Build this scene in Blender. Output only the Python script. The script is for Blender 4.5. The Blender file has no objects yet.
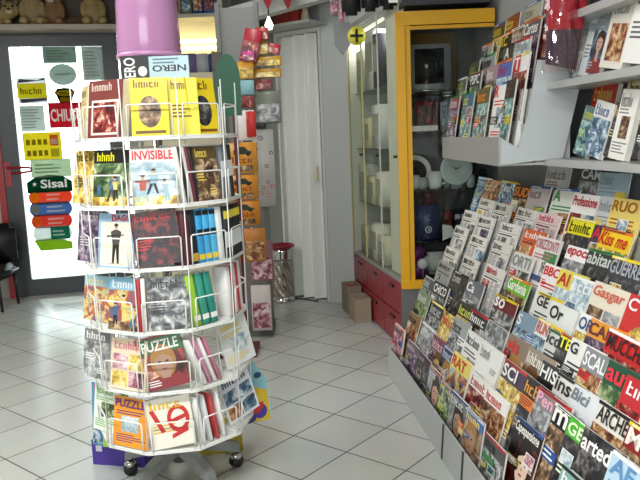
import bpy, bmesh, math, random
from mathutils import Vector, Matrix
import numpy as np
rnd = random.Random(7)
S = bpy.context.scene
COL = S.collection
PI = math.pi
R_ = math.radians

# ------------------------------------------------------------------ camera
F, PITCH, ROLL, CH = 700.0, .14471, -.04086, 1.34
fw = np.array([0, math.cos(PITCH), -math.sin(PITCH)]); rt = np.array([1., 0, 0]); up = np.cross(rt, fw)
CR = np.array([math.cos(ROLL)*rt+math.sin(ROLL)*up, -math.sin(ROLL)*rt+math.cos(ROLL)*up, fw])
CP = np.array([0, 0, CH])
cd = bpy.data.cameras.new('camera'); co = bpy.data.objects.new('camera', cd); COL.objects.link(co)
cd.sensor_width = 36; cd.lens = F/640*36; cd.clip_start = .02
m = Matrix.Identity(4)
for i in range(3):
    m[i][0], m[i][1], m[i][2] = CR[0][i], CR[1][i], -CR[2][i]
    m[i][3] = CP[i]
co.matrix_world = m
S.camera = co

# points of the place, measured from the photograph
def ray(x, y): return CR.T @ np.array([(x-320)/F, (240-y)/F, 1])
def atY(x, y, Y): d = ray(x, y); return Vector(CP+Y/d[1]*d)
def atX(x, y, X): d = ray(x, y); return Vector(CP+X/d[0]*d)
def atZ(x, y, z=0.): d = ray(x, y); return Vector(CP+(z-CH)/d[2]*d)
def pr(P):
    c = CR @ (np.array(P, float)-CP)
    return 320+F*c[0]/c[2], 240-F*c[1]/c[2]

# ------------------------------------------------------------------ materials
def lin(h):
    if isinstance(h, str):
        h = h.lstrip('#'); c = [int(h[i:i+2], 16)/255 for i in (0, 2, 4)]
    else: c = list(h)
    return tuple((x/12.92 if x <= .04045 else ((x+.055)/1.055)**2.4) for x in c)+(1,)
MATS = {}
def mat(col, rough=.5, metal=0., key='', spec=.5, trans=0., emit=0., coat=0., bump=0., vary=.0):
    k = ('m', str(col), rough, metal, key, spec, trans, emit, coat, bump, vary)
    if k in MATS: return MATS[k]
    M = bpy.data.materials.new('surface'); M.use_nodes = True
    nt = M.node_tree; b = nt.nodes['Principled BSDF']
    b.inputs['Base Color'].default_value = lin(col); b.inputs['Roughness'].default_value = rough
    b.inputs['Metallic'].default_value = metal; b.inputs['Specular IOR Level'].default_value = spec
    b.inputs['Transmission Weight'].default_value = trans; b.inputs['Coat Weight'].default_value = coat
    if emit:
        b.inputs['Emission Color'].default_value = lin(col); b.inputs['Emission Strength'].default_value = emit
    if bump or vary:
        tc = nt.nodes.new('ShaderNodeTexCoord'); n = nt.nodes.new('ShaderNodeTexNoise')
        n.inputs['Scale'].default_value = 40 if bump else 6; n.inputs['Detail'].default_value = 4
        nt.links.new(tc.outputs['Object'], n.inputs['Vector'])
        if bump:
            bp = nt.nodes.new('ShaderNodeBump'); bp.inputs['Strength'].default_value = bump; bp.inputs['Distance'].default_value = .01
            nt.links.new(n.outputs['Fac'], bp.inputs['Height']); nt.links.new(bp.outputs['Normal'], b.inputs['Normal'])
        if vary:
            mx = nt.nodes.new('ShaderNodeMix'); mx.data_type = 'RGBA'
            c = lin(col); mx.inputs[6].default_value = tuple(x*(1-vary) for x in c[:3])+(1,); mx.inputs[7].default_value = tuple(min(1, x*(1+vary)) for x in c[:3])+(1,)
            nt.links.new(n.outputs['Fac'], mx.inputs[0]); nt.links.new(mx.outputs[2], b.inputs['Base Color'])
    MATS[k] = M
    return M

PAL = {
 'bw': ['17181a', '55585a', '9a9c9a', 'd8d8d2'], 'dark': ['0c0c10', '26262e', '4a4648', '8a827a'],
 'warm': ['3a1c12', 'a04a24', 'd89a4e', 'f0dcae'], 'brown': ['2c1a10', '6a4426', 'a87c48', 'dcc090'],
 'cool': ['16283c', '3c6a92', '8cb4c8', 'dfe9ec'], 'teal': ['103034', '2c7c80', '86c0b8', 'e4ece4'],
 'green': ['16281a', '3c6a34', '86a458', 'dfe2b8'], 'red': ['2a0608', '8a1418', 'c83a2c', 'ecc0a0'],
 'purple': ['1c1426', '50345e', '8c7090', 'd0c0c8'], 'pink': ['4a1c2c', 'b04a6a', 'e0a0ac', 'f6e4e0'],
 'multi': ['22304a', 'c03c30', 'e8c84a', 'e8ece4'], 'toon': ['3c74a8', 'd8482c', 'f0d452', '8cc4d8'],
 'yellow': ['5a3c0c', 'd09a14', 'f0d23c', 'f8f0b8'], 'grey': ['4a4e50', '7c8082', 'a8acac', 'd4d6d4'],
 'lightblue': ['6c94ac', '9cc0d0', 'c4dce2', 'eef2f0'], 'redblack': ['0a0406', '16060a', '7c1014', 'c02420'],
}
def tone(h, k=.3):
    c = [int(h[i:i+2], 16) for i in (0, 2, 4)]; g = .3*c[0]+.59*c[1]+.11*c[2]
    return ''.join('%02x' % int(v+(g-v)*k) for v in c)
PAL = {k_: [tone(c_, .32) for c_ in v_] for k_, v_ in PAL.items()}
def pic(pal, scale=34., rough=.32):
    k = ('p', pal, scale, rough)
    if k in MATS: return MATS[k]
    M = bpy.data.materials.new('printed_picture'); M.use_nodes = True
    nt = M.node_tree; b = nt.nodes['Principled BSDF']; b.inputs['Roughness'].default_value = rough
    tc = nt.nodes.new('ShaderNodeTexCoord'); oi = nt.nodes.new('ShaderNodeObjectInfo')
    ad = nt.nodes.new('ShaderNodeVectorMath'); ad.operation = 'MULTIPLY_ADD'
    cb = nt.nodes.new('ShaderNodeCombineXYZ')
    for i in range(3): nt.links.new(oi.outputs['Random'], cb.inputs[i])
    ad.inputs[1].default_value = (37, 53, 71)
    nt.links.new(cb.outputs[0], ad.inputs[0]); nt.links.new(tc.outputs['Object'], ad.inputs[2])
    n = nt.nodes.new('ShaderNodeTexNoise'); n.inputs['Scale'].default_value = scale; n.inputs['Detail'].default_value = 5
    n.inputs['Roughness'].default_value = .62; n.inputs['Distortion'].default_value = .6
    nt.links.new(ad.outputs[0], n.inputs['Vector'])
    cr = nt.nodes.new('ShaderNodeValToRGB'); nt.links.new(n.outputs['Fac'], cr.inputs['Fac'])
    e = cr.color_ramp.elements
    cols = PAL[pal]
    e[0].position = .33; e[0].color = lin(cols[0]); e[1].position = .66; e[1].color = lin(cols[3])
    x = e.new(.46); x.color = lin(cols[1]); x = e.new(.55); x.color = lin(cols[2])
    nt.links.new(cr.outputs['Color'], b.inputs['Base Color'])
    MATS[k] = M
    return M
def clear(col='ffffff', alpha=.12, rough=.04, key='glass', ior=1.35):
    k = ('c', col, alpha, rough, key, ior)
    if k in MATS: return MATS[k]
    M = bpy.data.materials.new('clear_pane'); M.use_nodes = True
    nt = M.node_tree; nt.nodes.clear()
    o = nt.nodes.new('ShaderNodeOutputMaterial'); mx = nt.nodes.new('ShaderNodeMixShader')
    t = nt.nodes.new('ShaderNodeBsdfTransparent'); t.inputs[0].default_value = lin(col)
    g = nt.nodes.new('ShaderNodeBsdfGlossy'); g.inputs['Roughness'].default_value = rough
    fr = nt.nodes.new('ShaderNodeFresnel'); fr.inputs[0].default_value = ior
    ma = nt.nodes.new('ShaderNodeMath'); ma.operation = 'ADD'; ma.inputs[1].default_value = alpha*.3; ma.use_clamp = True
    nt.links.new(fr.outputs[0], ma.inputs[0]); nt.links.new(ma.outputs[0], mx.inputs[0])
    nt.links.new(t.outputs[0], mx.inputs[1]); nt.links.new(g.outputs[0], mx.inputs[2]); nt.links.new(mx.outputs[0], o.inputs[0])
    MATS[k] = M
    return M
def backlit(col, tr=.6):
    k = ('bl', col, tr)
    if k in MATS: return MATS[k]
    M = bpy.data.materials.new('window_paper'); M.use_nodes = True
    nt = M.node_tree; nt.nodes.clear()
    o = nt.nodes.new('ShaderNodeOutputMaterial'); mx = nt.nodes.new('ShaderNodeMixShader'); mx.inputs[0].default_value = tr
    d = nt.nodes.new('ShaderNodeBsdfDiffuse'); t = nt.nodes.new('ShaderNodeBsdfTranslucent')
    d.inputs[0].default_value = lin(col); t.inputs[0].default_value = lin(col)
    nt.links.new(d.outputs[0], mx.inputs[1]); nt.links.new(t.outputs[0], mx.inputs[2]); nt.links.new(mx.outputs[0], o.inputs[0])
    MATS[k] = M
    return M
WHITE = mat('f1f0ea', .6); PAPER = mat('e9e6da', .7); BLACK = mat('101012', .4); WIRE = mat('eceee9', .3)
GREYM = mat('a9abaa', .4, .0, 'steel', vary=.04); CHROME = mat('c8c8c6', .15, 1.)

# ------------------------------------------------------------------ mesh builder
class MB:
    def __init__(s): s.v = []; s.f = []; s.m = []; s.mats = []; s.sm = []
    def mi(s, m):
        if m not in s.mats: s.mats.append(m)
        return s.mats.index(m)
    def add(s, vs, fs, m, smooth=False, M=None):
        o = len(s.v); k = s.mi(m)
        s.v += [tuple(M @ Vector(p)) if M else tuple(p) for p in vs]
        for f in fs: s.f.append([o+i for i in f]); s.m.append(k); s.sm.append(smooth)
        return s
    def box(s, a, b, m, M=None):
        (x0, y0, z0), (x1, y1, z1) = a, b
        vs = [(x0, y0, z0), (x1, y0, z0), (x1, y1, z0), (x0, y1, z0), (x0, y0, z1), (x1, y0, z1), (x1, y1, z1), (x0, y1, z1)]
        return s.add(vs, [(0, 3, 2, 1), (4, 5, 6, 7), (0, 1, 5, 4), (1, 2, 6, 5), (2, 3, 7, 6), (3, 0, 4, 7)], m, False, M)
    def rbox(s, a, b, m, r=.01, M=None, seg=2):
        bm = bmesh.new(); bmesh.ops.create_cube(bm, size=1)
        d = [b[i]-a[i] for i in range(3)]
        for v in bm.verts: v.co = Vector([a[i]+d[i]*(v.co[i]+.5) for i in range(3)])
        bmesh.ops.bevel(bm, geom=bm.edges[:], offset=min(r, min(d)*.45), segments=seg, affect='EDGES')
        return s.bm(bm, m, True, M)
    def bm(s, bm, m, smooth=True, M=None):
        bm.verts.index_update()
        s.add([v.co[:] for v in bm.verts], [[v.index for v in f.verts] for f in bm.faces], m, smooth, M); bm.free(); return s
    def tube(s, pts, r, m, n=6, M=None, closed=False):
        pts = [Vector(p) for p in pts]; vs = []; fs = []; L = len(pts)
        prev = None
        for i, p in enumerate(pts):
            if closed: t = (pts[(i+1) % L]-pts[i-1])
            else: t = pts[min(i+1, L-1)]-pts[max(i-1, 0)]
            t = t.normalized() if t.length > 1e-9 else Vector((0, 0, 1))
            if prev is None: a = t.orthogonal().normalized()
            else:
                a = prev-t*prev.dot(t); a = a.normalized() if a.length > 1e-6 else t.orthogonal().normalized()
            prev = a; b = t.cross(a); rr = r[i] if isinstance(r, (list, tuple)) else r
            vs += [tuple(p+(a*math.cos(2*PI*k/n)+b*math.sin(2*PI*k/n))*rr) for k in range(n)]
        for i in range(L if closed else L-1):
            j = (i+1) % L
            fs += [(i*n+k, i*n+(k+1) % n, j*n+(k+1) % n, j*n+k) for k in range(n)]
        if not closed: fs += [list(range(n-1, -1, -1)), list(range((L-1)*n, L*n))]
        return s.add(vs, fs, m, True, M)
    def lathe(s, prof, m, n=24, M=None, fun=None):
        vs = []; fs = []
        for j, (r, z) in enumerate(prof):
            for k in range(n):
                a = 2*PI*k/n; rr = r+(fun(a, z, r) if fun else 0)
                vs.append((rr*math.cos(a), rr*math.sin(a), z))
        for j in range(len(prof)-1):
            fs += [(j*n+k, j*n+(k+1) % n, (j+1)*n+(k+1) % n, (j+1)*n+k) for k in range(n)]
        if prof[0][0] > 1e-4: fs.append(list(range(n-1, -1, -1)))
        if prof[-1][0] > 1e-4: fs.append(list(range((len(prof)-1)*n, len(prof)*n)))
        return s.add(vs, fs, m, True, M)
    def ell(s, c, r, m, M=None, n=14):
        bm = bmesh.new(); bmesh.ops.create_uvsphere(bm, u_segments=n, v_segments=max(6, n*2//3), radius=1)
        for v in bm.verts: v.co = Vector((c[0]+v.co.x*r[0], c[1]+v.co.y*r[1], c[2]+v.co.z*r[2]))
        return s.bm(bm, m, True, M)
    def prism(s, poly, axis, a, b, m, M=None):
        # poly of 2D points extruded along axis 0/1/2 between a and b
        n = len(poly)
        def P(p, t):
            q = list(p); q.insert(axis, t); return tuple(q)
        vs = [P(p, a) for p in poly]+[P(p, b) for p in poly]
        fs = [list(range(n)), list(range(2*n-1, n-1, -1))]+[(i, n+i, n+(i+1) % n, (i+1) % n) for i in range(n)]
        return s.add(vs, fs, m, False, M)
    # flat print on a front face (x across, z up), layered towards the viewer (-y)
    def q(s, x0, z0, x1, z1, m, L=1):
        y = -.0001*L
        return s.add([(x0, y, z0), (x1, y, z0), (x1, y, z1), (x0, y, z1)], [(0, 1, 2, 3)], m)
    def el(s, cx, cz, rx, rz, m, L=2, n=16):
        y = -.0001*L
        return s.add([(cx+rx*math.cos(2*PI*k/n), y, cz+rz*math.sin(2*PI*k/n)) for k in range(n)], [tuple(range(n))], m)
    def pg(s, pts, m, L=2):
        return s.add([(x, -.0001*L, z) for x, z in pts], [tuple(range(len(pts)))], m)
    def build(s, name, parent=None, loc=None, recalc=False):
        me = bpy.data.meshes.new(name); me.from_pydata(s.v, [], s.f)
        for mm in s.mats: me.materials.append(mm)
        me.polygons.foreach_set('material_index', s.m); me.polygons.foreach_set('use_smooth', s.sm)
        if recalc:
            b = bmesh.new(); b.from_mesh(me); bmesh.ops.recalc_face_normals(b, faces=b.faces[:]); b.to_mesh(me); b.free()
        me.update()
        o = bpy.data.objects.new(name, me); COL.objects.link(o)
        if parent: o.parent = parent
        if loc is not None: o.location = loc
        return o
def tag(o, label, cat, group=None, kind=None):
    o['label'] = label; o['category'] = cat
    if group: o['group'] = group
    if kind: o['kind'] = kind
    return o
LABELS = {}
def thing(name, label, cat, loc=(0, 0, 0), rot=(0, 0, 0), group=None):
    o = bpy.data.objects.new(name, None); o.empty_display_size = .05; COL.objects.link(o)
    o.location = loc; o.rotation_euler = rot
    return tag(o, label, cat, group)
def struct(o): o['kind'] = 'structure'; return o

# ------------------------------------------------------------------ lettering (built-in font turned to mesh)
TXT = {}
def prepare_text(strings):
    tmp = []
    for s_, bold in strings:
        c = bpy.data.curves.new('t', 'FONT'); c.body = s_; c.size = 1; c.resolution_u = 3; c.offset = .022 if bold else .0
        o = bpy.data.objects.new('t', c); COL.objects.link(o); tmp.append((s_, bold, o, c))
    dg = bpy.context.evaluated_depsgraph_get(); dg.update()
    for s_, bold, o, c in tmp:
        me = bpy.data.meshes.new_from_object(o.evaluated_get(dg))
        vs = [v.co.copy() for v in me.vertices]; fs = [list(p.vertices) for p in me.polygons]
        x0 = min(v.x for v in vs); x1 = max(v.x for v in vs); y0 = min(v.y for v in vs); y1 = max(v.y for v in vs)
        TXT[(s_, bold)] = ([((v.x-x0)/(x1-x0), (v.y-y0)/(y1-y0)) for v in vs], fs, (x1-x0)/(y1-y0))
        bpy.data.meshes.remove(me)
    for s_, bold, o, c in tmp:
        bpy.data.objects.remove(o); bpy.data.curves.remove(c)
def letters(mb, s_, x0, z0, w, h, m, L=4, bold=True, rot=0, slant=0.):
    vs, fs, asp = TXT[(s_, bold)]
    c, sn = math.cos(rot), math.sin(rot); cx, cz = x0+w/2, z0+h/2; out = []
    for a, b in vs:
        x = (a-.5)*w+slant*(b-.5)*h; z = (b-.5)*h
        out.append((cx+x*c-z*sn, -.0001*L, cz+x*sn+z*c))
    return mb.add(out, fs, m)

# ------------------------------------------------------------------ printed matter
SKIN = ['d8b6a0', 'c6a08a', 'e4cab6', 'ac8874']; HAIR = ['1c120e', '3a2214', '6a4222', 'a87a3c']
def bars(mb, x0, z0, x1, z1, n, m, L=2, r=None):
    r = r or rnd; dz = (z1-z0)/n
    for i in range(n):
        mb.q(x0, z0+dz*(i+.25), x0+(x1-x0)*r.uniform(.55, 1), z0+dz*(i+.7), m, L)
HI = ['e8d020', 'c82028', 'f0f0ec', '2858a0', '1a1a1c', 'e87820', '3c9050']
def mark(mb, x0, z0, x1, z1, m, L, r):
    """worn-off illegible masthead: a few upright strokes with cross strokes"""
    n = r.randint(4, 6); dx = (x1-x0)/n; t = dx*.26
    for i in range(n):
        a = x0+dx*i; hh = (z1-z0)*(1 if i == 0 else r.choice([.7, .7, .72, 1])); mb.q(a, z0, a+t, z0+hh, m, L)
        k = r.random()
        if k < .35: mb.q(a+t*2, z0, a+t*3, z0+(z1-z0)*.68, m, L); mb.q(a, z0+(z1-z0)*.56, a+t*3, z0+(z1-z0)*.7, m, L+1)
        elif k < .7: mb.q(a, z0, a+t*3, z0+(z1-z0)*.14, m, L+1); mb.q(a, z0+(z1-z0)*.54, a+t*2.7, z0+(z1-z0)*.68, m, L+1)
        else: mb.q(a+t*1.9, z0, a+t*2.8, z0+(z1-z0)*.66, m, L)
def extras(mb, w, h, tcol, r, zb, L0=20, untitled=False):
    X = w/2
    if r.random() < .55:
        c = mat(r.choice(HI), .35); mb.q(-X, h*.962, X, h, c, L0); mb.q(-X*.85, h*.974, X*r.uniform(-.2, .8), h*.988, mat(r.choice(['f0f0ec', '1a1a1c']), .4), L0+1)
    if untitled: mark(mb, -X*.86, zb+(h-zb)*.14, X*r.uniform(.0, .8), zb+(h-zb)*.78, mat(tcol, .4), L0, r)
    for _ in range(r.randint(1, 3)):
        sd = r.choice([-1, 1]); z = h*r.uniform(.3, .92)*zb/h; hh = h*r.uniform(.05, .11); ww = w*r.uniform(.22, .5)
        x0 = -X*.92 if sd < 0 else X*.92-ww
        if r.random() < .45: mb.q(x0-.003, z-.004, x0+ww+.003, z+hh+.004, mat(r.choice(HI), .35), L0+2)
        bars(mb, x0, z, x0+ww, z+hh, r.randint(2, 4), mat(r.choice(['f4f2ee', 'f0e060', tcol, '18181a']), .4), L0+4, r)
    if r.random() < .45:
        x0 = r.uniform(-.9, .3)*X; z0 = zb*r.uniform(.5, .8); mb.q(x0-.003, z0-.003, x0+w*.3+.003, z0+h*.13+.003, mat('f0eee8', .4), L0); mb.q(x0, z0, x0+w*.3, z0+h*.13, pic(r.choice(list(PAL)), 30), L0+1)
def figure(mb, cx, cz, k, L, r, pal):
    """a small drawn figure, feet at cz, height k"""
    c1, c2 = mat(r.choice(PAL['toon']+PAL[pal]), .4), mat(r.choice(PAL['toon']+PAL['dark']), .4); sk = mat(r.choice(SKIN), .4)
    a = r.uniform(-.12, .12)*k; st = r.uniform(.06, .2)*k
    mb.pg([(cx-st-.05*k, cz), (cx-st+.04*k, cz), (cx+a*.4+.01*k, cz+.42*k), (cx+a*.4-.1*k, cz+.46*k)], c2, L)
    mb.pg([(cx+st-.04*k, cz+.02*k), (cx+st+.05*k, cz+.02*k), (cx+a*.4+.1*k, cz+.46*k), (cx+a*.4, cz+.42*k)], c2, L)
    mb.pg([(cx+a*.4-.1*k, cz+.42*k), (cx+a*.4+.1*k, cz+.42*k), (cx+a+.14*k, cz+.78*k), (cx+a-.14*k, cz+.78*k)], c1, L+1)
    for q in (-1, 1):
        e = r.uniform(-.1, .35)*k; mb.pg([(cx+a+q*.1*k, cz+.78*k), (cx+a+q*.15*k, cz+.7*k), (cx+a+q*.32*k, cz+.5*k+e), (cx+a+q*.26*k, cz+.55*k+e)], c1, L)
    mb.el(cx+a, cz+.9*k, .075*k, .09*k, sk, L+2, 10); mb.el(cx+a, cz+.96*k, .09*k, .05*k, mat(r.choice(HAIR), .4), L+3, 8)
def cover_art(mb, w, h, bg, tcol, kind, pal, seed, band=.24, untitled=False, busy=True):
    r = random.Random(seed); X = w/2
    B = mat(bg, .32); T = mat(tcol, .35)
    mb.q(-X, 0, X, h, B, 1)
    zb = h*(1-band)
    if kind == 'p':
        mb.q(-X, 0, X, zb, pic(pal), 2)
        bars(mb, -X*.85, h*.36, -X*.1, h*.52, 3, T, 3, r); bars(mb, X*.1, h*.1, X*.85, h*.24, 3, T, 3, r)
    elif kind == 'P':
        mb.q(-X, 0, X, h, pic(pal), 2)
        bars(mb, -X*.85, h*.3, -X*.1, h*.5, 4, T, 3, r)
    elif kind == 'f':
        mb.q(-X, 0, X, zb, pic(pal, 12), 2)
        cx = r.uniform(-.15, .15)*w; cz = h*.5; k = w*.27
        sk = mat(r.choice(SKIN), .4); hr = mat(r.choice(HAIR), .4)
        mb.pg([(cx-k*1.9, 0), (cx+k*1.9, 0), (cx+k*1.5, h*.2), (cx+k*.4, h*.27), (cx-k*.4, h*.27), (cx-k*1.5, h*.2)], mat(r.choice(['2a2c38', '8a2a30', 'd8d4cc', '3c5a6c']), .4), 3)
        mb.el(cx, cz+k*.15, k*1.12, k*1.5, hr, 4)
        mb.q(cx-k*.36, h*.2, cx+k*.36, h*.36, sk, 5); mb.el(cx, cz-k*.05, k*.8, k*1.12, sk, 6)
        mb.pg([(cx-k*.8, cz+k*.4), (cx, cz+k*.75), (cx+k*.8, cz+k*.4), (cx+k*.6, cz+k*1.15), (cx-k*.6, cz+k*1.15)], hr, 7)
        dk = mat('241a18', .5)
        for s_ in (-1, 1): mb.el(cx+s_*k*.33, cz+k*.12, k*.15, k*.08, dk, 8, 8)
        mb.el(cx, cz-k*.55, k*.26, k*.08, mat('a8343a', .4), 8, 8); mb.pg([(cx-k*.09, cz-k*.28), (cx+k*.09, cz-k*.28), (cx, cz+k*.02)], mat('b07c58', .5), 8)
        bars(mb, -X*.9, h*.06, -X*.15, h*.2, 3, T, 9, r)
    elif kind == 'n':
        ink = mat('8c8e8e', .8); dk = mat('3c3e40', .8)
        mb.q(-X*.95, h*.825, X*.95, h*.831, dk, 2)
        bars(mb, -X*.92, h*.765, X*.92, h*.815, 1, dk, 2, r)
        px = r.choice([-.92, -.25, .1])*X; pw = w*r.uniform(.36, .5)
        mb.q(px, h*.56, px+pw, h*.75, pic(pal, 26, .8), 3)
        if r.random() < .5: mb.q(-X*.9, h*.855, -X*.5, h*.95, pic(pal, 26, .8), 3)
        for a, b in [(-X*.94+i*w*.235, -X*.94+i*w*.235+w*.21) for i in range(4)]:
            for i in range(36):
                z = h*(.75-.02*i)
                if z > h*.545 and b > px and a < px+pw: continue
                mb.q(a, z, a+(b-a)*(1 if r.random() < .8 else r.uniform(.4, .9)), z+h*.012, ink, 2)
        mb.q(X*.05, h*.2, X*.9, h*.34, pic('grey', 30, .8), 4)
    elif kind == 'g':
        px = r.uniform(-.6, 0)*X
        mb.q(px, h*.3, px+w*.5, h*.62, pic(pal), 2)
        bars(mb, -X*.85, h*.64, X*.85, h*.74, 2, T, 2, r); bars(mb, -X*.85, h*.08, X*.85, h*.26, 4, T, 2, r)
    elif kind == 'b':
        for i in range(2):
            for j in range(2):
                mb.q(-X*.9+i*w*.47, h*.06+j*h*.34, -X*.9+i*w*.47+w*.43, h*.06+j*h*.34+h*.3, pic(pal if (i+j) % 2 else r.choice(list(PAL)), 20), 2)
    elif kind == 'x':     # plain cover, small lines only
        bars(mb, -X*.8, h*.3, X*.6, h*.55, 4, T, 2, r)
    elif kind == 'o':     # oval photograph
        mb.el(0, h*.42, w*.3, h*.27, pic(pal), 2, 24)
        mb.q(-X*.8, h*.05, X*.8, h*.1, T, 2)
    elif kind == 'w':     # framed picture
        mb.q(-X*.8, h*.06, X*.8, h*.66, mat('e8e0d2', .4), 2); mb.q(-X*.7, h*.1, X*.7, h*.62, pic(pal), 3)
    elif kind == 'c':     # coloured figures
        mb.q(-X, 0, X, zb, pic(pal, 20), 2); mb.q(-X, 0, X, h*.16, pic(r.choice(['green', 'brown', 'yellow']), 26), 3)
        for i in range(3): figure(mb, (-.55+.5*i+r.uniform(-.1, .1))*X, h*r.uniform(.04, .2), h*r.uniform(.36, .5), 6+4*i, r, pal)
    elif kind == 's':     # standing figure
        mb.q(-X*.86, h*.03, X*.86, h*.84, mat('efe7d4', .4), 2)
        dk = mat('2a2622', .5); c = mat('4c4a44', .5)
        mb.pg([(-w*.1, h*.08), (-w*.04, h*.08), (0, h*.38), (w*.04, h*.08), (w*.1, h*.08), (w*.09, h*.45), (-w*.09, h*.45)], dk, 3)
        mb.pg([(-w*.09, h*.42), (w*.09, h*.42), (w*.15, h*.66), (w*.05, h*.7), (-w*.05, h*.7), (-w*.15, h*.66)], c, 4)
        mb.el(0, h*.755, w*.05, h*.05, mat(SKIN[1], .4), 5); mb.el(0, h*.785, w*.055, h*.03, dk, 6)
        mb.pg([(-w*.26, h*.56), (w*.22, h*.6), (w*.22, h*.62), (-w*.26, h*.59)], dk, 6)
        mb.q(-w*.2, h*.07, w*.22, h*.085, mat('b8aa8a', .5), 3)
    if busy and kind in 'pPfgx': extras(mb, w, h, tcol, r, zb, 20, untitled)
    elif untitled and kind != 's': mark(mb, -X*.8, zb+(h-zb)*.16, X*r.uniform(.2, .8), zb+(h-zb)*.8, mat(tcol, .4), 20, r)
SEED = [100]
def printed(name, label, cat, loc, rot, w, h, t, bg, title, tcol, kind, pal, group, band=.24, tw=.86, th=None, bold=True, slant=0., spine=None, tx=None, tbox=None):
    """one magazine / book: page block, cover with its print, title lettering"""
    SEED[0] += 1
    root = thing(name, label, cat, loc, rot, group)
    cb = MB(); X = w/2; k = mat(spine or bg, .35); e = .0007
    cb.box((-X, 0, 0), (X, e, h), k)                       # front board
    cb.box((-X, t-e, 0), (X, t, h), k)                     # back board
    cb.box((-X, e, 0), (-X+e, t-e, h), k)                  # spine
    cover_art(cb, w, h, bg, tcol, kind, pal, SEED[0], band, not title, group and ('stand' in group or 'tray' in group))
    cb.build('cover', root)
    pb = MB(); pb.box((-X+e, e, .001), (X-.001, t-e, h-.001), PAPER); pb.build('page_block', root)
    if title:
        tb = MB(); asp = TXT[(title, bold)][2]
        hh = th or band*h*.68
        W = w*tw
        if asp*hh > W: ww = W
        else: ww = min(W, asp*hh*1.35)
        x0 = -X*.9 if tx is None else -X+tx*w
        if tbox: tb.q(x0-.005, h*(1-band)+.002, x0+ww+.005, h-.004, mat(tbox, .35), 28)
        letters(tb, title, x0, h-hh-h*band*.16, ww, hh, mat(tcol, .35), 30, bold, 0, slant)
        tb.build('title', root)
    return root

ORD = ['', 'first', 'second', 'third', 'fourth', 'fifth', 'sixth', 'seventh', 'eighth', 'ninth', 'tenth', 'eleventh', 'twelfth', 'thirteenth', 'fourteenth', 'fifteenth']

# ================================================================== tables of what is on display
# stepped stand: rows from the lowest (1) up; (u, z) of the top edge of the magazines, tilt, height
A6 = R_(6); NN = Vector((math.cos(A6), math.sin(A6), 0)); EE = Vector((-math.sin(A6), math.cos(A6), 0))
def UV(u, v, z=0.): return NN*u+EE*v+Vector((0, 0, z))
ROWS = {1: (.82, .274, 80, .20), 2: (.90, .3635, 73, .27), 3: (.96, .474, 71, .28), 4: (1.02, .54, 70, .28), 5: (1.08, .63, 70, .28), 6: (1.14, .706, 70, .28),
        7: (1.20, .808, 70, .28), 8: (1.26, .894, 70, .28), 9: (1.32, .9744, 70, .28), 10: (1.38, 1.0737, 72, .28), 11: (1.432, 1.165, 78, .25)}
RNAME = {1: 'lowest row', 2: 'second row up', 3: 'third row up', 4: 'fourth row up', 5: 'fifth row up', 6: 'sixth row up', 7: 'seventh row up', 8: 'eighth row up', 9: 'ninth row up', 10: 'second row from top', 11: 'topmost row'}
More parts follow.
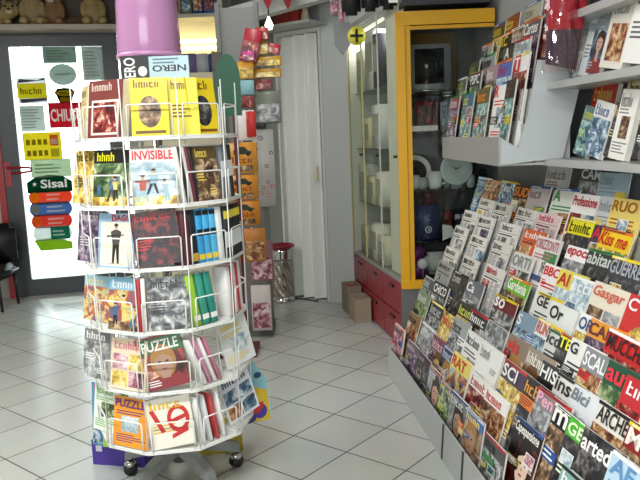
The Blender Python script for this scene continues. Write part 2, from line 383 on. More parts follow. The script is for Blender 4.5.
# (pixel column of the left edge, title, cover, lettering, kind, palette, look)
STAND = {
 1: [(396, '', 'b8a8a8', '6a5a5e', 'P', 'pink', 'plastic-wrapped pinkish grey magazine'), (409, '', '6c5c68', 'd0c8c8', 'p', 'purple', 'mauve grey magazine'),
     (419, '', '3a2c34', 'b0a0a8', 'p', 'dark', 'dark plum magazine'), (431, '', '8a8c90', 'e8e8e8', 'f', 'grey', 'grey magazine with a portrait'),
     (442, '', '2c5c9a', 'e8e040', 'p', 'green', 'blue magazine with a green picture'), (453, '', '6c7478', 'e8e8e8', 'f', 'grey', 'magazine with a dark-haired portrait'),
     (468, '', '3c6cb0', 'f0e070', 'f', 'brown', 'blue magazine with a long-haired portrait'), (487, '', '4a4a48', '181818', 'p', 'bw', 'charcoal magazine with black lettering')],
 2: [(412, '', '8a6a40', '2a2018', 'p', 'warm', 'orange magazine in a dark border'), (424, '', '9a9ea2', 'e0e0e0', 'P', 'grey', 'pale grey magazine'),
     (436, '', '7a2048', 'e0c0c8', 'f', 'purple', 'maroon magazine'), (446, '', '1c2c54', 'c0c8e0', 'f', 'dark', 'navy magazine'),
     (455, 'RAT', 'e8d868', 'd03018', 'c', 'toon', 'comic with a red title on yellow'), (474, '', 'f0eee8', 'c04030', 'p', 'red', 'white magazine with red picture'),
     (489, '', 'f2f0ea', 'd02820', 'p', 'warm', 'white-edged magazine with red title'), (520, 'Capespansione', '1a1416', 'f4f2ec', 'f', 'redblack', 'black magazine with long white title'),
     (566, '', '88b0a8', 'f0f4f0', 'p', 'teal', 'pale teal magazine')],
 3: [(421, '', '7a8c70', 'e0e0d8', 'p', 'green', 'grey-green magazine'), (434, '', '3a3c3e', 'c0c0c0', 'p', 'bw', 'dark grey magazine'),
     (446, '', 'b8a048', 'c02820', 'P', 'yellow', 'yellow and red magazine'), (456, '', '9aa0a0', '303030', 'p', 'bw', 'grey black-and-white magazine'),
     (470, '', 'e8e8e4', '404040', 'g', 'bw', 'white magazine with black picture'), (484, '', 'ecebe6', '909090', 'x', 'grey', 'white magazine with a dark border'),
     (507, 'SCI', '3c2040', 'f4f2ee', 'p', 'yellow', 'yellow and purple magazine'), (528, '', '1a1a1e', 'e0a040', 'p', 'dark', 'black magazine with orange mark'),
     (541, 'Pen', '8a8688', 'f0b0c8', 'p', 'grey', 'grey magazine with pale title'), (558, 'm', '121214', 'f4f2ec', 'p', 'brown', 'black magazine with a brown picture'),
     (573, 'GE', '4cb82c', 'e8f8d8', 'p', 'dark', 'bright green magazine'), (588, 'artedo', '242426', 'f4f2f0', 'P', 'dark', 'black art magazine with white title'),
     (616, 'AF', 'b8d4e4', '5c90c0', 'g', 'lightblue', 'pale blue magazine')],
 4: [(427, '', '50585a', 'c8c8c8', 'p', 'bw', 'grey-black magazine'), (437, 'CHICO', '2a2c2e', 'f0f0ee', 'p', 'bw', 'black magazine with large pale title'),
     (463, '', '3c4030', 'd8e060', 'p', 'yellow', 'dark magazine with yellow-green flower'), (474, '', '1e2022', 'e8e8e8', 'f', 'grey', 'black magazine with a portrait'),
     (490, '', 'd8d8d4', '7a7a7a', 'P', 'grey', 'white magazine with pale picture'), (511, 'vis', '8a7460', 'e02020', 'f', 'warm', 'brown magazine with red title'),
     (531, '', '9a8c78', 'f0ece0', 'f', 'brown', 'tan magazine with a portrait'), (546, 'HIS', '1c1c1e', 'f6f4f0', 'o', 'green', 'black magazine with green oval'),
     (561, 'inst', 'e8e6e0', '1a1a1a', 'g', 'dark', 'white magazine with black title'), (578, 'Bici', 'dfe4e8', '7a8088', 'o', 'cool', 'white and blue magazine with grey title'),
     (603, 'ARCHEO', 'e4e0d6', '1c1c1c', 'p', 'warm', 'white magazine with tan picture'), (633, 'M', '8a2020', 'f0e8e0', 'p', 'brown', 'dark red magazine with brown picture')],
 5: [(441, '', '9a9c98', '3a3a3a', 'n', 'bw', 'grey newsprint paper'), (456, '', '3c3434', 'c8c0b8', 'p', 'dark', 'dark brown magazine'),
     (471, 'Ca', '6c7478', 'f4f4f2', 'p', 'grey', 'slate magazine with white title'), (498, 'so', '6a1420', 'f0f0ee', 'p', 'bw', 'dark red magazine with white title'),
     (522, 'S', '7c94a8', 'f0f2f4', 'p', 'cool', 'blue-grey magazine'), (540, 'RUNNER', 'e8e8e4', 'c04830', 'p', 'cool', 'white sports magazine with red title'),
     (552, 'icon', 'd8d8d4', '2a2a2a', 'g', 'bw', 'pale grey magazine with black title'), (563, 'TE', '141414', 'e8ec28', 'p', 'dark', 'black magazine with yellow title'),
     (574, 'G', 'eceae6', '101010', 'g', 'bw', 'white magazine with one big black letter'), (588, 'SCALEX', '8a8e92', 'f6f6f4', 'p', 'warm', 'grey magazine with white title over orange'),
     (611, 'auto', '1c5038', 'd83040', 'c', 'green', 'dark green magazine with red title'), (630, '', 'c02830', 'f4f0ee', 'b', 'red', 'red and white magazine')],
 6: [(448, '', 'dcdcd4', '505254', 'n', 'bw', 'newspaper folded with grey columns'), (466, '', 'd6d6ce', '404244', 'n', 'bw', 'greyish newspaper'),
     (488, '', 'dedcd6', 'b03030', 'n', 'red', 'newspaper with red heading'), (511, 'Gardenia', '6cc028', 'f8f8f0', 'p', 'brown', 'lime green magazine with white title'),
     (541, 'GE', 'e0e4dc', '242424', 'g', 'bw', 'pale magazine with black blocks'), (555, 'Or', 'e6eae4', '161616', 'o', 'yellow', 'white magazine with yellow flower'),
     (583, 'OR', 'f0f0ee', '2a4a7a', 'p', 'yellow', 'white magazine with dark blue title'), (594, 'CAMP', 'e89a20', '5a1c30', 'p', 'purple', 'orange magazine with purple lower half'),
     (612, 'MUCCHI', 'c41c1c', '2a0808', 'p', 'red', 'bright red magazine with black title')],
 7: [(457, '', 'dadad2', '4a4c4e', 'n', 'bw', 'newspaper with small grey photograph'), (474, '', 'e0e0d8', '303234', 'n', 'cool', 'newspaper with bluish photograph'),
     (495, '', 'd8d6d0', '5a5c5e', 'n', 'grey', 'newspaper with pale columns'), (517, 'ORTI', 'd8d8d4', '8a8c8c', 'p', 'bw', 'black-topped pale magazine'),
     (548, 'BBC', 'eeecea', 'd01c20', 'g', 'cool', 'white magazine with red block letters'), (563, 'AI', 'e4d85c', 'c02828', 'p', 'lightblue', 'yellow magazine with red letters'),
     (577, '', 'a8c8d8', 'f0f0f0', 'P', 'lightblue', 'light blue magazine'), (597, 'Gasgar', 'e4dcc8', 'd0604a', 'b', 'brown', 'cream food magazine with red title'),
     (632, 'C', 'c82828', 'f4f2f0', 'o', 'yellow', 'red magazine with a big white letter')],
 8: [(466, '', 'dcdcd4', '46484a', 'n', 'bw', 'newspaper with a dark photograph'), (481, '', 'd8d8d4', '545658', 'n', 'purple', 'newspaper with purple photograph'),
     (504, '', 'dedcd6', '46484a', 'n', 'bw', 'newspaper with black photograph'), (527, '', 'd8602c', 'e8e8e4', 'n', 'warm', 'orange-headed paper'),
     (541, 'ORIZZONTI', 'e6e2e0', 'b87078', 'g', 'bw', 'white paper with pink title'), (571, 'epoca', 'f2f0ee', 'c02838', 'p', 'grey', 'white magazine with red script title'),
     (592, 'abitare', '26302c', 'c8ccc8', 'p', 'dark', 'black-green magazine with grey title'), (615, 'GUERRE', '34363c', 'a8acb4', 'p', 'dark', 'charcoal magazine with grey title')],
 9: [(482, '', 'e2e0d4', '6a6c6a', 'n', 'yellow', 'newspaper with yellow patch'), (498, '', 'd6d6d0', '505254', 'n', 'bw', 'newspaper with dark picture'),
     (520, '', 'e0ded8', '5a5c5e', 'n', 'grey', 'newspaper with tall grey columns'), (541, '', 'e2c8c8', 'c03040', 'n', 'pink', 'pinkish newspaper with red title'),
     (573, '', 'e8e020', '2c2c18', 'p', 'dark', 'bright yellow magazine with black title'), (597, 'A', '50304c', 'd02c3c', 'p', 'purple', 'purple magazine with red letter'),
     (605, 'Kiss me', 'f0d018', 'c82818', 'p', 'yellow', 'yellow magazine with red script title')],
 10: [(480, '', '4a7a94', 'e0e8ec', 'p', 'cool', 'small blue booklet'), (488, '', 'b8642c', 'f0e0c0', 'P', 'warm', 'orange-brown booklet'), (503, '', '6a7888', 'e0e0e0', 'P', 'cool', 'blue-grey wrapped magazine'),
      (518, 'SUD', '4a2418', 'e08020', 'p', 'brown', 'dark brown magazine with orange title'), (533, '', 'c8c0c0', '7a6c70', 'x', 'pink', 'pinkish white paper'),
      (557, 'A', 'd8dcd4', '2c8c4c', 'g', 'warm', 'white magazine with green letter'), (577, 'Professione', 'f2f0ee', 'b82838', 'b', 'red', 'white magazine with red stripes'),
      (603, '', 'c8ccd0', '909498', 'g', 'grey', 'light grey magazine'), (616, 'RUO', 'e8d070', 'b06818', 'g', 'yellow', 'yellow magazine with ochre title')],
 11: [(549, '', 'c4c8c8', '8a6c70', 'g', 'grey', 'pale boxed magazine against the wall'), (583, 'CAM', '3c4444', 'd4d8d8', 'p', 'grey', 'dark grey magazine with thin white title'), (603, '', 'a4bcc8', '8a9ca4', 'g', 'lightblue', 'pale blue-grey magazine')],
}
# upper tray: rows from the front lip (1) to the wall (5): x of the covers, y (pixel) of the top edge at column 510
TRAY = {
 1: (.80, 79, [(441, '', '7a8a94', 'c8d0d4', 'p', 'grey', 'grey-blue magazine'), (449, '', '9a4a50', 'e8d8dc', 'p', 'purple', 'red-topped mauve magazine'), (462, '', '3c6a90', 'e8e44c', 'p', 'teal', 'blue magazine with yellow title'),
       (476, '', '5c5438', 'e89020', 'p', 'teal', 'dark magazine with orange title'), (493, 'R', 'f0efec', 'd02030', 'g', 'cool', 'white magazine with red letter'), (503, '', '161416', '6a4a4c', 'p', 'teal', 'black magazine with teal picture')]),
 2: (.855, 57, [(456, '', '5c6458', 'c8d060', 'p', 'green', 'green-grey magazine'), (469, 'PSPC', '8a8c8a', 'f4f4f2', 'p', 'green', 'games magazine with white title'), (485, '', 'a08890', 'e8e0e4', 'p', 'bw', 'pinkish grey magazine'),
       (496, '', '4a62b0', 'b04878', 'p', 'lightblue', 'blue-violet magazine'), (513, 'T', 'ececea', 'f4f2f0', 'p', 'red', 'white magazine with red patch')]),
 3: (.91, 43, [(468, '', '46503c', 'a8c068', 'p', 'green', 'dark green magazine'), (482, '', '9a9c9c', '2a2c2e', 'p', 'bw', 'grey magazine with black letters'), (503, 'A', '34362c', 'e8e8dc', 'p', 'dark', 'black magazine with white letter'),
       (512, 'fotogra', 'd4d8d6', '9a9ea0', 'P', 'lightblue', 'pale photography magazine')]),
 4: (.96, 30, [(480, '', 'a4a8a6', '282a2c', 'p', 'grey', 'grey magazine with dark title'), (499, 'RC', '1c1a14', 'e0c048', 'p', 'dark', 'black magazine with gold title'), (510, '', '9a7c70', 'd8d0c8', 'P', 'brown', 'brown magazine'), (522, 'Cartes', '5c5a64', 'f0f0ee', 'p', 'purple', 'grey-violet magazine with white title')]),
 5: (1.01, 15, [(492, '', '4a3c18', 'e8d030', 'p', 'yellow', 'dark magazine with yellow title'), (505, '', '8a4428', 'e8d84c', 'p', 'warm', 'red-brown magazine with yellow title'), (524, '', 'b8b49c', '8a8878', 'p', 'brown', 'cream magazine with faint title'), (543, '', '7a2028', 'd8c0b8', 'p', 'red', 'dark red magazine')]),
}
TNAME = {1: 'front row of the wall tray', 2: 'second row of the wall tray', 3: 'third row of the wall tray', 4: 'fourth row of the wall tray', 5: 'back row of the wall tray'}

need = set()
for t in STAND.values():
    for r in t:
        if r[1]: need.add((r[1], True))
for t in TRAY.values():
    for r in t[2]:
        if r[1]: need.add((r[1], True))
for s_ in ['CHIUSO', 'Sisal', 'NERO', 'DAGO', 'PUZZLE', 'INVISIBLE', 'IVE']:
    need.add((s_, True))
prepare_text(sorted(need))

# ================================================================== the room
floorM = bpy.data.materials.new('floor_tiles'); floorM.use_nodes = True
nt = floorM.node_tree; b = nt.nodes['Principled BSDF']
tc = nt.nodes.new('ShaderNodeTexCoord'); mp = nt.nodes.new('ShaderNodeMapping'); bt = nt.nodes.new('ShaderNodeTexBrick')
TH = -.68901; T = .3; OX, OY = -.7889*T, 12.9371*T
mp.vector_type = 'TEXTURE'
mp.inputs['Location'].default_value = (OX, OY, 0); mp.inputs['Rotation'].default_value = (0, 0, TH)
bt.offset = 0; bt.squash = 1; bt.inputs['Scale'].default_value = 1; bt.inputs['Brick Width'].default_value = T; bt.inputs['Row Height'].default_value = T
bt.inputs['Mortar Size'].default_value = .0035; bt.inputs['Mortar Smooth'].default_value = .2; bt.inputs['Bias'].default_value = 0
bt.inputs['Color1'].default_value = lin('bcbfba'); bt.inputs['Color2'].default_value = lin('b6b9b4'); bt.inputs['Mortar'].default_value = lin('484a46')
nt.links.new(tc.outputs['Object'], mp.inputs['Vector']); nt.links.new(mp.outputs[0], bt.inputs['Vector'])
n = nt.nodes.new('ShaderNodeTexNoise'); n.inputs['Scale'].default_value = 3; n.inputs['Detail'].default_value = 6
mx = nt.nodes.new('ShaderNodeMix'); mx.data_type = 'RGBA'; mx.blend_type = 'MULTIPLY'; mx.inputs[0].default_value = .18
nt.links.new(tc.outputs['Object'], n.inputs['Vector']); nt.links.new(bt.outputs['Color'], mx.inputs[6]); nt.links.new(n.outputs['Color'], mx.inputs[7])
nt.links.new(mx.outputs[2], b.inputs['Base Color'])
mr = nt.nodes.new('ShaderNodeMapRange'); mr.inputs[3].default_value = .24; mr.inputs[4].default_value = .8
nt.links.new(bt.outputs['Fac'], mr.inputs[0]); nt.links.new(mr.outputs[0], b.inputs['Roughness'])
bp = nt.nodes.new('ShaderNodeBump'); bp.inputs['Strength'].default_value = .35; bp.inputs['Distance'].default_value = .002; bp.invert = True
nt.links.new(bt.outputs['Fac'], bp.inputs['Height']); nt.links.new(bp.outputs[0], b.inputs['Normal'])

DL = Vector((-2.85, 6.34, 0)); DD = Vector((.97, .243, 0)).normalized()      # foot and direction of the glazed door
DN = Vector((DD.y, -DD.x, 0))                                                # towards the room
def DP(s, z, d=0.): return DL+DD*s+DN*d+Vector((0, 0, z))
FL = Vector((-.285, 5.93, 0)); FR = Vector((.27, 5.53, 0)); FD = (FR-FL).normalized(); FN = Vector((FD.y, -FD.x, 0))
CEIL = 2.78
XL = -3.9
wallM = mat('b9b6ac', .8, key='wall', vary=.05); wallG = mat('9fa2a2', .7, key='wallg', vary=.05)
fl = MB(); fl.add([(XL, -2.6, 0), (2.6, -2.6, 0), (2.6, 7.6, 0), (XL, 7.6, 0)], [(0, 1, 2, 3)], floorM); struct(fl.build('floor'))
ce = MB(); ce.box((XL, -2.6, CEIL), (2.6, 7.6, CEIL+.1), mat('8c8c88', .9)); struct(ce.build('ceiling'))
def wall(name, a, b_, z0, z1, m, th=.1, side=1):
    a = Vector((a[0], a[1])); b_ = Vector((b_[0], b_[1])); d = (b_-a).normalized(); nn = Vector((d.y, -d.x))*(-side*th)
    w = MB(); p = [a, b_, b_+nn, a+nn]
    vs = [(q.x, q.y, z) for z in (z0, z1) for q in p]
    w.add(vs, [(0, 1, 2, 3), (7, 6, 5, 4), (0, 4, 5, 1), (1, 5, 6, 2), (2, 6, 7, 3), (3, 7, 4, 0)], m)
    return struct(w.build(name, recalc=True))
wall('wall_left', (XL, -2.6), (XL, 6.1), 0, CEIL, wallM)
wall('wall_near', (2.6, -2.6), (XL, -2.6), 0, CEIL, wallM)
d0 = DP(-.02, 0); d1 = DP(1.14, 0)
wall('wall_door_side', (XL, (d0-DD*1.1).y), (d0.x, d0.y), 0, CEIL, wallM)
wl = d1+DD*1.02
wall('wall_back', (d1.x, d1.y), (wl.x, wl.y), 0, CEIL, wallM)
wall('wall_corner', (wl.x, wl.y), (FL.x-.03, FL.y+.02), 0, CEIL, wallG)
a = DP(-.02, 0); b_ = DP(1.14, 0)
wall('wall_above_door', (a.x, a.y), (b_.x, b_.y), 2.36, CEIL, mat('6c6258', .8))
WU = 1.53
wr0 = UV(WU, -2.8); wr1 = UV(WU, 5.7)
wall('wall_right', (wr1.x, wr1.y), (wr0.x, wr0.y), 0, CEIL, wallG)
f2 = FR+FD*.02
wall('wall_above_folding_door', (FL.x-.03, FL.y+.02), (f2.x, f2.y), 2.19, CEIL, wallG)
wall('wall_far_right', (f2.x, f2.y), (wr1.x+.05, f2.y-.15), 0, CEIL, mat('b4b7b6', .6, key='far'))

# ---- daylight outside the door
out = MB(); out.box((-9, 6.9, -.12), (3, 16, -.02), mat('d8d8d2', .8)); struct(out.build('pavement'))
W = bpy.data.worlds.new('world'); S.world = W; W.use_nodes = True
W.node_tree.nodes['Background'].inputs[0].default_value = (.93, .97, 1, 1); W.node_tree.nodes['Background'].inputs[1].default_value = 5.0

# ---- glazed shop door
darkF = mat('3a3d3e', .35, .2); redF = mat('a01018', .35)
def doorbox(mb, s0, s1, z0, z1, d0_, d1_, m):
    vs = [DP(s, z, d)[:] for z in (z0, z1) for (s, d) in ((s0, d0_), (s1, d0_), (s1, d1_), (s0, d1_))]
    mb.add(vs, [(0, 1, 2, 3), (7, 6, 5, 4), (0, 4, 5, 1), (1, 5, 6, 2), (2, 6, 7, 3), (3, 7, 4, 0)], m); return mb
dr = struct(doorbox(MB(), 0, 1e-3, 0, 1e-3, 0, 1e-3, darkF).build('door_1'))
GZ0, GZ1, GS0, GS1 = .155, 2.245, .175, .965
mb = MB(); doorbox(mb, .035, GS0, 0, 2.36, -.03, .03, darkF); doorbox(mb, GS1, 1.1, 0, 2.36, -.03, .03, darkF)
doorbox(mb, GS0, GS1, 0, GZ0, -.03, .03, darkF); doorbox(mb, GS0, GS1, GZ1, 2.36, -.03, .03, darkF); mb.build('frame', dr, recalc=True)
mb = MB(); doorbox(mb, -.02, .033, 0, 2.36, -.05, .05, redF); mb.build('jamb', dr, recalc=True)
mb = MB(); doorbox(mb, GS0, GS1, GZ0, GZ1, -.004, .004, clear('f4faf8')); mb.build('pane', dr, recalc=True)
mb = MB()
mb.tube([DP(.07, 1.19, .03), DP(.07, 1.19, .075), DP(.24, 1.185, .085), DP(.275, 1.175, .085), DP(.27, 1.15, .085), DP(.20, 1.14, .08), DP(.1, 1.14, .07)], .011, redF, 8)
doorbox(mb, .045, .095, 1.02, 1.24, .03, .042, redF); mb.build('handle', dr)
mb = MB(); doorbox(mb, -.7, 1.3, 2.36, 2.40, .0, .26, mat('b8ad9c', .6)); sh = mb.build('trim_1', recalc=True); struct(sh)
YAW_D = math.atan2(DD.y, DD.x)
# papers stuck on the pane: pixel box -> flat sheet on the door plane
def door_sz(x, y):
    d = ray(x, y); t = (DL-Vector(CP)).dot(DN)/Vector(d).dot(DN); P = Vector(CP)+Vector(d)*t
    return (P-DL).dot(DD), P.z
def sheet(name, label, cat, x0, y0, x1, y1, fill, off=.008, shape='rect', col='ffffff'):
    s0, z1 = door_sz(x0, y0); s1, z0 = door_sz(x1, y1); w, h = s1-s0, z1-z0
    r = thing(name, label, cat, DP((s0+s1)/2, z0, off), (0, 0, YAW_D), 'papers stuck on the glass door')
    mb = MB(); m = backlit(col)
    if shape == 'rect': mb.box((-w/2, 0, 0), (w/2, .001, h), m)
    elif shape == 'oval': mb.prism([(w/2*math.cos(2*PI*k/28), h/2+h/2*math.sin(2*PI*k/28)) for k in range(28)], 1, 0, .001, m)
    elif shape == 'banner': mb.prism([(-w/2, 0), (w/2, 0), (w/2, h*.6), (w*.3, h*.92), (0, h), (-w*.3, h*.92), (-w/2, h*.6)], 1, 0, .001, m)
    elif shape == 'pill': mb.prism([(w/2-h*.4+h*.4*math.cos(t) if abs(t) < PI/2 else -w/2+h*.4+h*.4*math.cos(t), h/2+h/2*math.sin(t)) for t in [-PI/2+.001+2*PI*k/24 for k in range(24)]], 1, 0, .001, m)
    elif shape == 'leaf': mb.prism([(-w/2, h*.9), (-w*.35, 0), (w/2, 0), (w/2, h*.6), (w*.1, h)], 1, 0, .001, m)
    elif shape == 'badge': mb.prism([(-w*.28, 0), (w*.28, 0), (w*.4, h*.45), (w*.5, h*.7), (w*.35, h*.95), (0, h), (-w*.35, h*.95), (-w*.5, h*.7), (-w*.4, h*.45)], 1, 0, .001, m)
    mb.build('paper', r)
    p = MB(); fill(p, w, h)
    if p.f: p.build('print', r)
    return r
BL = backlit
sheet('paper_notice', 'grey-green rectangular notice at top of the glass door', 'notice', 42, 47, 77, 63, lambda p, w, h: bars(p, -w*.4, h*.15, w*.4, h*.85, 4, BL('7f8f86'), 1), col='98a89e')
sheet('paper_notice', 'pale oval notice on the glass door below grey-green rectangle', 'notice', 48, 64, 77.5, 85, lambda p, w, h: p.q(-w*.3, h*.47, w*.3, h*.55, BL('a4b0aa'), 1), shape='oval', col='b4c0ba')
sheet('paper_notice', 'tall light grey notice at top right of the glass door', 'notice', 81, 47, 106, 80, lambda p, w, h: bars(p, -w*.4, h*.1, w*.4, h*.9, 8, BL('a0a6a2'), 1), col='b4bab6')
def f1(p, w, h):
    p.q(-w*.5, h*.2, w*.5, h*.78, BL('e4d428'), 1); p.pg([(-w*.48, h*.8), (w*.46, h*.9), (w*.46, h), (w*.2, h*.9), (-w*.4, h*.95)], BL('4a4650'), 1); p.pg([(-w*.4, h*.02), (w*.48, h*.1), (w*.48, h*.2), (-w*.44, h*.18)], BL('4a4650'), 1); mark(p, -w*.4, h*.36, w*.35, h*.62, BL('5a4a14'), 3, rnd)
sheet('sticker', 'yellow sticker with dark ribbon edges high on the glass door', 'sticker', 16, 78, 48, 103, f1, col='e8e8ea')
def f1(p, w, h):
    p.el(0, h*.66, w*.42, h*.2, BL('e0cc20'), 1); p.q(-w*.25, h*.1, w*.25, h*.38, BL('c89c1c'), 1); bars(p, -w*.25, h*.55, w*.25, h*.75, 2, BL('5a4a10'), 3)
sheet('sticker', 'yellow goblet-shaped sticker with black rim above red closed sign', 'sticker', 54, 88, 76, 103, f1, shape='badge', col='2a2618')
def f1(p, w, h): letters(p, 'CHIUSO', -w*.45, h*.25, w*.92, h*.5, mat('f4f0ec', .5), 3)
sheet('closed_sign', 'red CHIUSO sign with white capitals hanging on the glass door', 'sign', 48, 103, 85, 127, f1, off=.016, col='c03848')
def f1(p, w, h):
    bars(p, -w*.42, h*.1, w*.42, h*.9, 7, BL('9aa29e'), 1)
sheet('paper_notice', 'pale grey typed notice left of the red closed sign', 'notice', 19, 106, 46, 131, f1, col='c4cac6')
def f1(p, w, h):
    for i in range(4):
        for j in range(2): p.q(-w*.42+i*w*.15, h*(.15+.4*j), -w*.42+i*w*.15+w*.1, h*(.35+.4*j), BL('8a8420'), 1)
    p.q(w*.2, h*.5, w*.42, h*.9, BL('d86a3a'), 1); p.q(w*.23, h*.55, w*.39, h*.75, BL('dfe4ea'), 2); p.q(w*.2, h*.1, w*.42, h*.4, BL('b4b040'), 1)
sheet('poster', 'yellow coupon poster below the typed notice on glass door', 'poster', 22, 133, 63, 159, f1, col='d8cc48')
sheet('paper_notice', 'pale green sheet under yellow coupon poster on glass door', 'notice', 30, 160, 72, 176, lambda p, w, h: bars(p, -w*.4, h*.2, w*.4, h*.8, 3, BL('9ab09a'), 1), col='bccab4')
def f1(p, w, h):
    letters(p, 'Sisal', -w*.2, h*.25, w*.58, h*.5, mat('f2f6f2', .5), 3); p.pg([(-w*.33+w*.06*math.cos(PI/2+k*PI/5)*(1 if k % 2 == 0 else .4), h*.5+w*.06*math.sin(PI/2+k*PI/5)*(1 if k % 2 == 0 else .4)) for k in range(10)], mat('f2f6f2', .5), 3)
sheet('lottery_sign', 'dark green arched sign with white lettering on glass door', 'sign', 26, 176, 73, 191, f1, shape='banner', col='14583a')
def strip(c1, c2, n_):
    def f(p, w, h):
        p.el(-w*.36, h*.5, w*.1, h*.36, BL(c2), 1); bars(p, -w*.1, h*.2, w*.4, h*.8, 2, BL('f2f0ea'), 2)
    return f
sheet('lottery_sign', 'red and yellow strip sign directly under green arched sign', 'sign', 28, 190.5, 73, 203, strip(0, 'e8b020', 0), shape='pill', col='d8684c')
sheet('lottery_sign', 'blue strip sign between two red ones on glass door', 'sign', 29, 203, 73, 214.5, strip(0, 'a8b088', 0), shape='pill', col='6484b0')
sheet('lottery_sign', 'red strip sign with orange end below the blue one', 'sign', 31, 215, 73, 226.5, strip(0, 'e89030', 0), shape='pill', col='cc5a4c')
sheet('lottery_sign', 'white and teal strip sign above the green leaf', 'sign', 32.5, 227, 73, 239, lambda p, w, h: (p.q(-w*.05, h*.08, w*.44, h*.92, BL('1c7858'), 1), bars(p, 0, h*.25, w*.4, h*.75, 2, BL('eef2ee'), 2)), shape='pill', col='d4dad8')
sheet('lottery_sign', 'lime green leaf-shaped sticker lowest on the glass door', 'sticker', 34, 239, 73, 248.5, lambda p, w, h: None, shape='leaf', col='98b838')

# ================================================================== stepped magazine stand
V0, V1 = 1.45, 3.78
def uvprism(mb, poly, v0, v1, m):      # poly of (u, z) swept along the stand
    nn = len(poly); vs = [UV(u, v, z)[:] for v in (v0, v1) for u, z in poly]
    return mb.add(vs, [list(range(nn)), list(range(2*nn-1, nn-1, -1))]+[(i, nn+i, nn+(i+1) % nn, (i+1) % nn) for i in range(nn)], m)
standM = mat('b4b6b4', .38, .15, 'stand', vary=.04); lipM = mat('d4d6d4', .25, key='lip')
st = thing('magazine_stand', 'long grey stepped stand full of magazines along right wall', 'stand', UV(1.1, 2.6))
inv = Matrix.Translation(-UV(1.1, 2.6))
def sb(mb, name): 
    o = mb.build(name, st, recalc=True); o.data.transform(inv); return o
vj = [V1, 2.68, 2.42, 2.1, 1.78, V0]
for a, b_ in zip(vj[:-1], vj[1:]):
    mb = MB(); uvprism(mb, [(.752, 0), (.762, .15), (.772, .15), (.764, 0)], b_+.005, a-.005, standM); sb(mb, 'kick_panel')
for v_ in vj[1:-1]:
    mb = MB(); uvprism(mb, [(.7512, 0), (.7612, .15), (.764, .15), (.754, 0)], v_-.011, v_+.011, mat('2a2a2a', .6)); sb(mb, 'joint_strip')
mb = MB(); uvprism(mb, [(.774, .0), (.776, .148), (.779, .148), (.777, 0)], V0, V1-.01, mat('1c1c1c', .7)); sb(mb, 'kick_backing')
for k in range(1, 12):
    u, z, tl, h = ROWS[k]; t = R_(tl)
    ub, zb = u-h*math.cos(t)+.004, z-h*math.sin(t)-.004        # foot of the row
    mb = MB()
    # ledge under the row and board behind it
    bk = [(ub-.006, zb), (ub+.03, zb), (ub+.03, zb-.006), (ub-.006, zb-.006)]
    uvprism(mb, bk, V0, V1, lipM); sb(mb, 'ledge')
    mb = MB(); o1 = .024
    uvprism(mb, [(ub+o1, zb), (u-.045+o1, z-.12), (u-.045+o1+.002, z-.12), (ub+o1+.002, zb)], V0, V1, standM); sb(mb, 'back_board')
mb = MB(); uvprism(mb, [(.766, .0), (.766, .14), (.83, .2), (1.45, 1.0), (1.45, 0)], V1, V1+.012, standM); sb(mb, 'end_panel')

def v_at(u, z, px):
    lo, hi = .6, 6.
    for _ in range(50):
        mid = (lo+hi)/2; x = pr(UV(u, mid, z))[0]
        if x > px: lo = mid
        else: hi = mid
    return (lo+hi)/2
DELTA = R_(2.6)
for k, items in STAND.items():
    u, z, tl, h = ROWS[k]
    for i, (px, title, bg, tc_, kind, pal, look) in enumerate(items):
        v = v_at(u, z, px); hh = h*rnd.uniform(.97, 1.03); news = kind == 'n'
        w = .205 if k > 1 else .19
        nxt = v_at(u, z, items[i+1][0]) if i+1 < len(items) else v-.2
        t = rnd.choice([.006, .008, .010]); w = max(.15, min(w*rnd.uniform(.95, 1.06), (v-nxt)*1.5+.06))
        if news: w = max(w, .2)
        dl = DELTA*rnd.uniform(.8, 1.15)
        rz = A6-PI/2+dl
        ax = Vector((math.cos(rz), math.sin(rz), 0))
        tilt = R_(90-tl)
        tb = R_(tl); foot = UV(u-h*math.cos(tb), v, z-h*math.sin(tb))-NN*.004+ax*(w/2)
        lean = rnd.uniform(-.02, .02)
        foot.z += abs(lean)*w/2
        pos = ORD[i+1]
        label = f"{look}, {pos} from far end, stand's {RNAME[k]}"
        printed('newspaper' if news else 'magazine', label, 'newspaper' if news else 'magazine', foot, (-tilt, lean, rz), w, hh, t, bg, title, tc_, kind, pal, 'papers and magazines on the stepped stand',
                band=(.16 if news else rnd.uniform(.2, .27)), tw=.88 if len(title) > 2 else .5, slant=.2 if title in ('epoca', 'Kiss me', 'Bici', 'Gasgar') else 0,
                tbox={'BBC': None, 'CAMP': None, 'SICILIA': 'f4ecec'}.get(title))

# ================================================================== wall tray above the stand
TY0, TY1 = 2.88, 4.17
def wallx(Y): return (WU-Y*math.sin(A6))/math.cos(A6)-.004
LX = .752
ty = thing('wall_tray', 'grey wall tray above the stand holding stepped magazines', 'shelf', (LX, TY0, 1.195))
def tbx(mb, pts_bottom, z0, z1, m):
    nn = len(pts_bottom); vs = [(x-LX, y-TY0, z-1.195) for z in (z0, z1) for x, y in pts_bottom]
    return mb.add(vs, [list(range(nn-1, -1, -1)), list(range(nn, 2*nn))]+[(i, (i+1) % nn, nn+(i+1) % nn, nn+i) for i in range(nn)], m)
mb = MB(); tbx(mb, [(LX, TY0), (wallx(TY0), TY0), (wallx(TY1), TY1), (LX, TY1)], 1.195, 1.205, standM); mb.build('tray_floor', ty, recalc=True)
mb = MB(); tbx(mb, [(LX-.008, TY0), (LX, TY0), (LX, TY1), (LX-.008, TY1)], 1.195, 1.315, mat('a4a6a6', .4, .2, 'lip2')); mb.build('lip', ty, recalc=True)
mb = MB()
prof = [(500, 138), (500, 165), (562, 157.5), (578, 90), (560, 62), (537, 60), (527, 118), (517, 148)]
pts = [atY(x, y, TY0) for x, y in prof]; pts[0].x = pts[1].x = LX
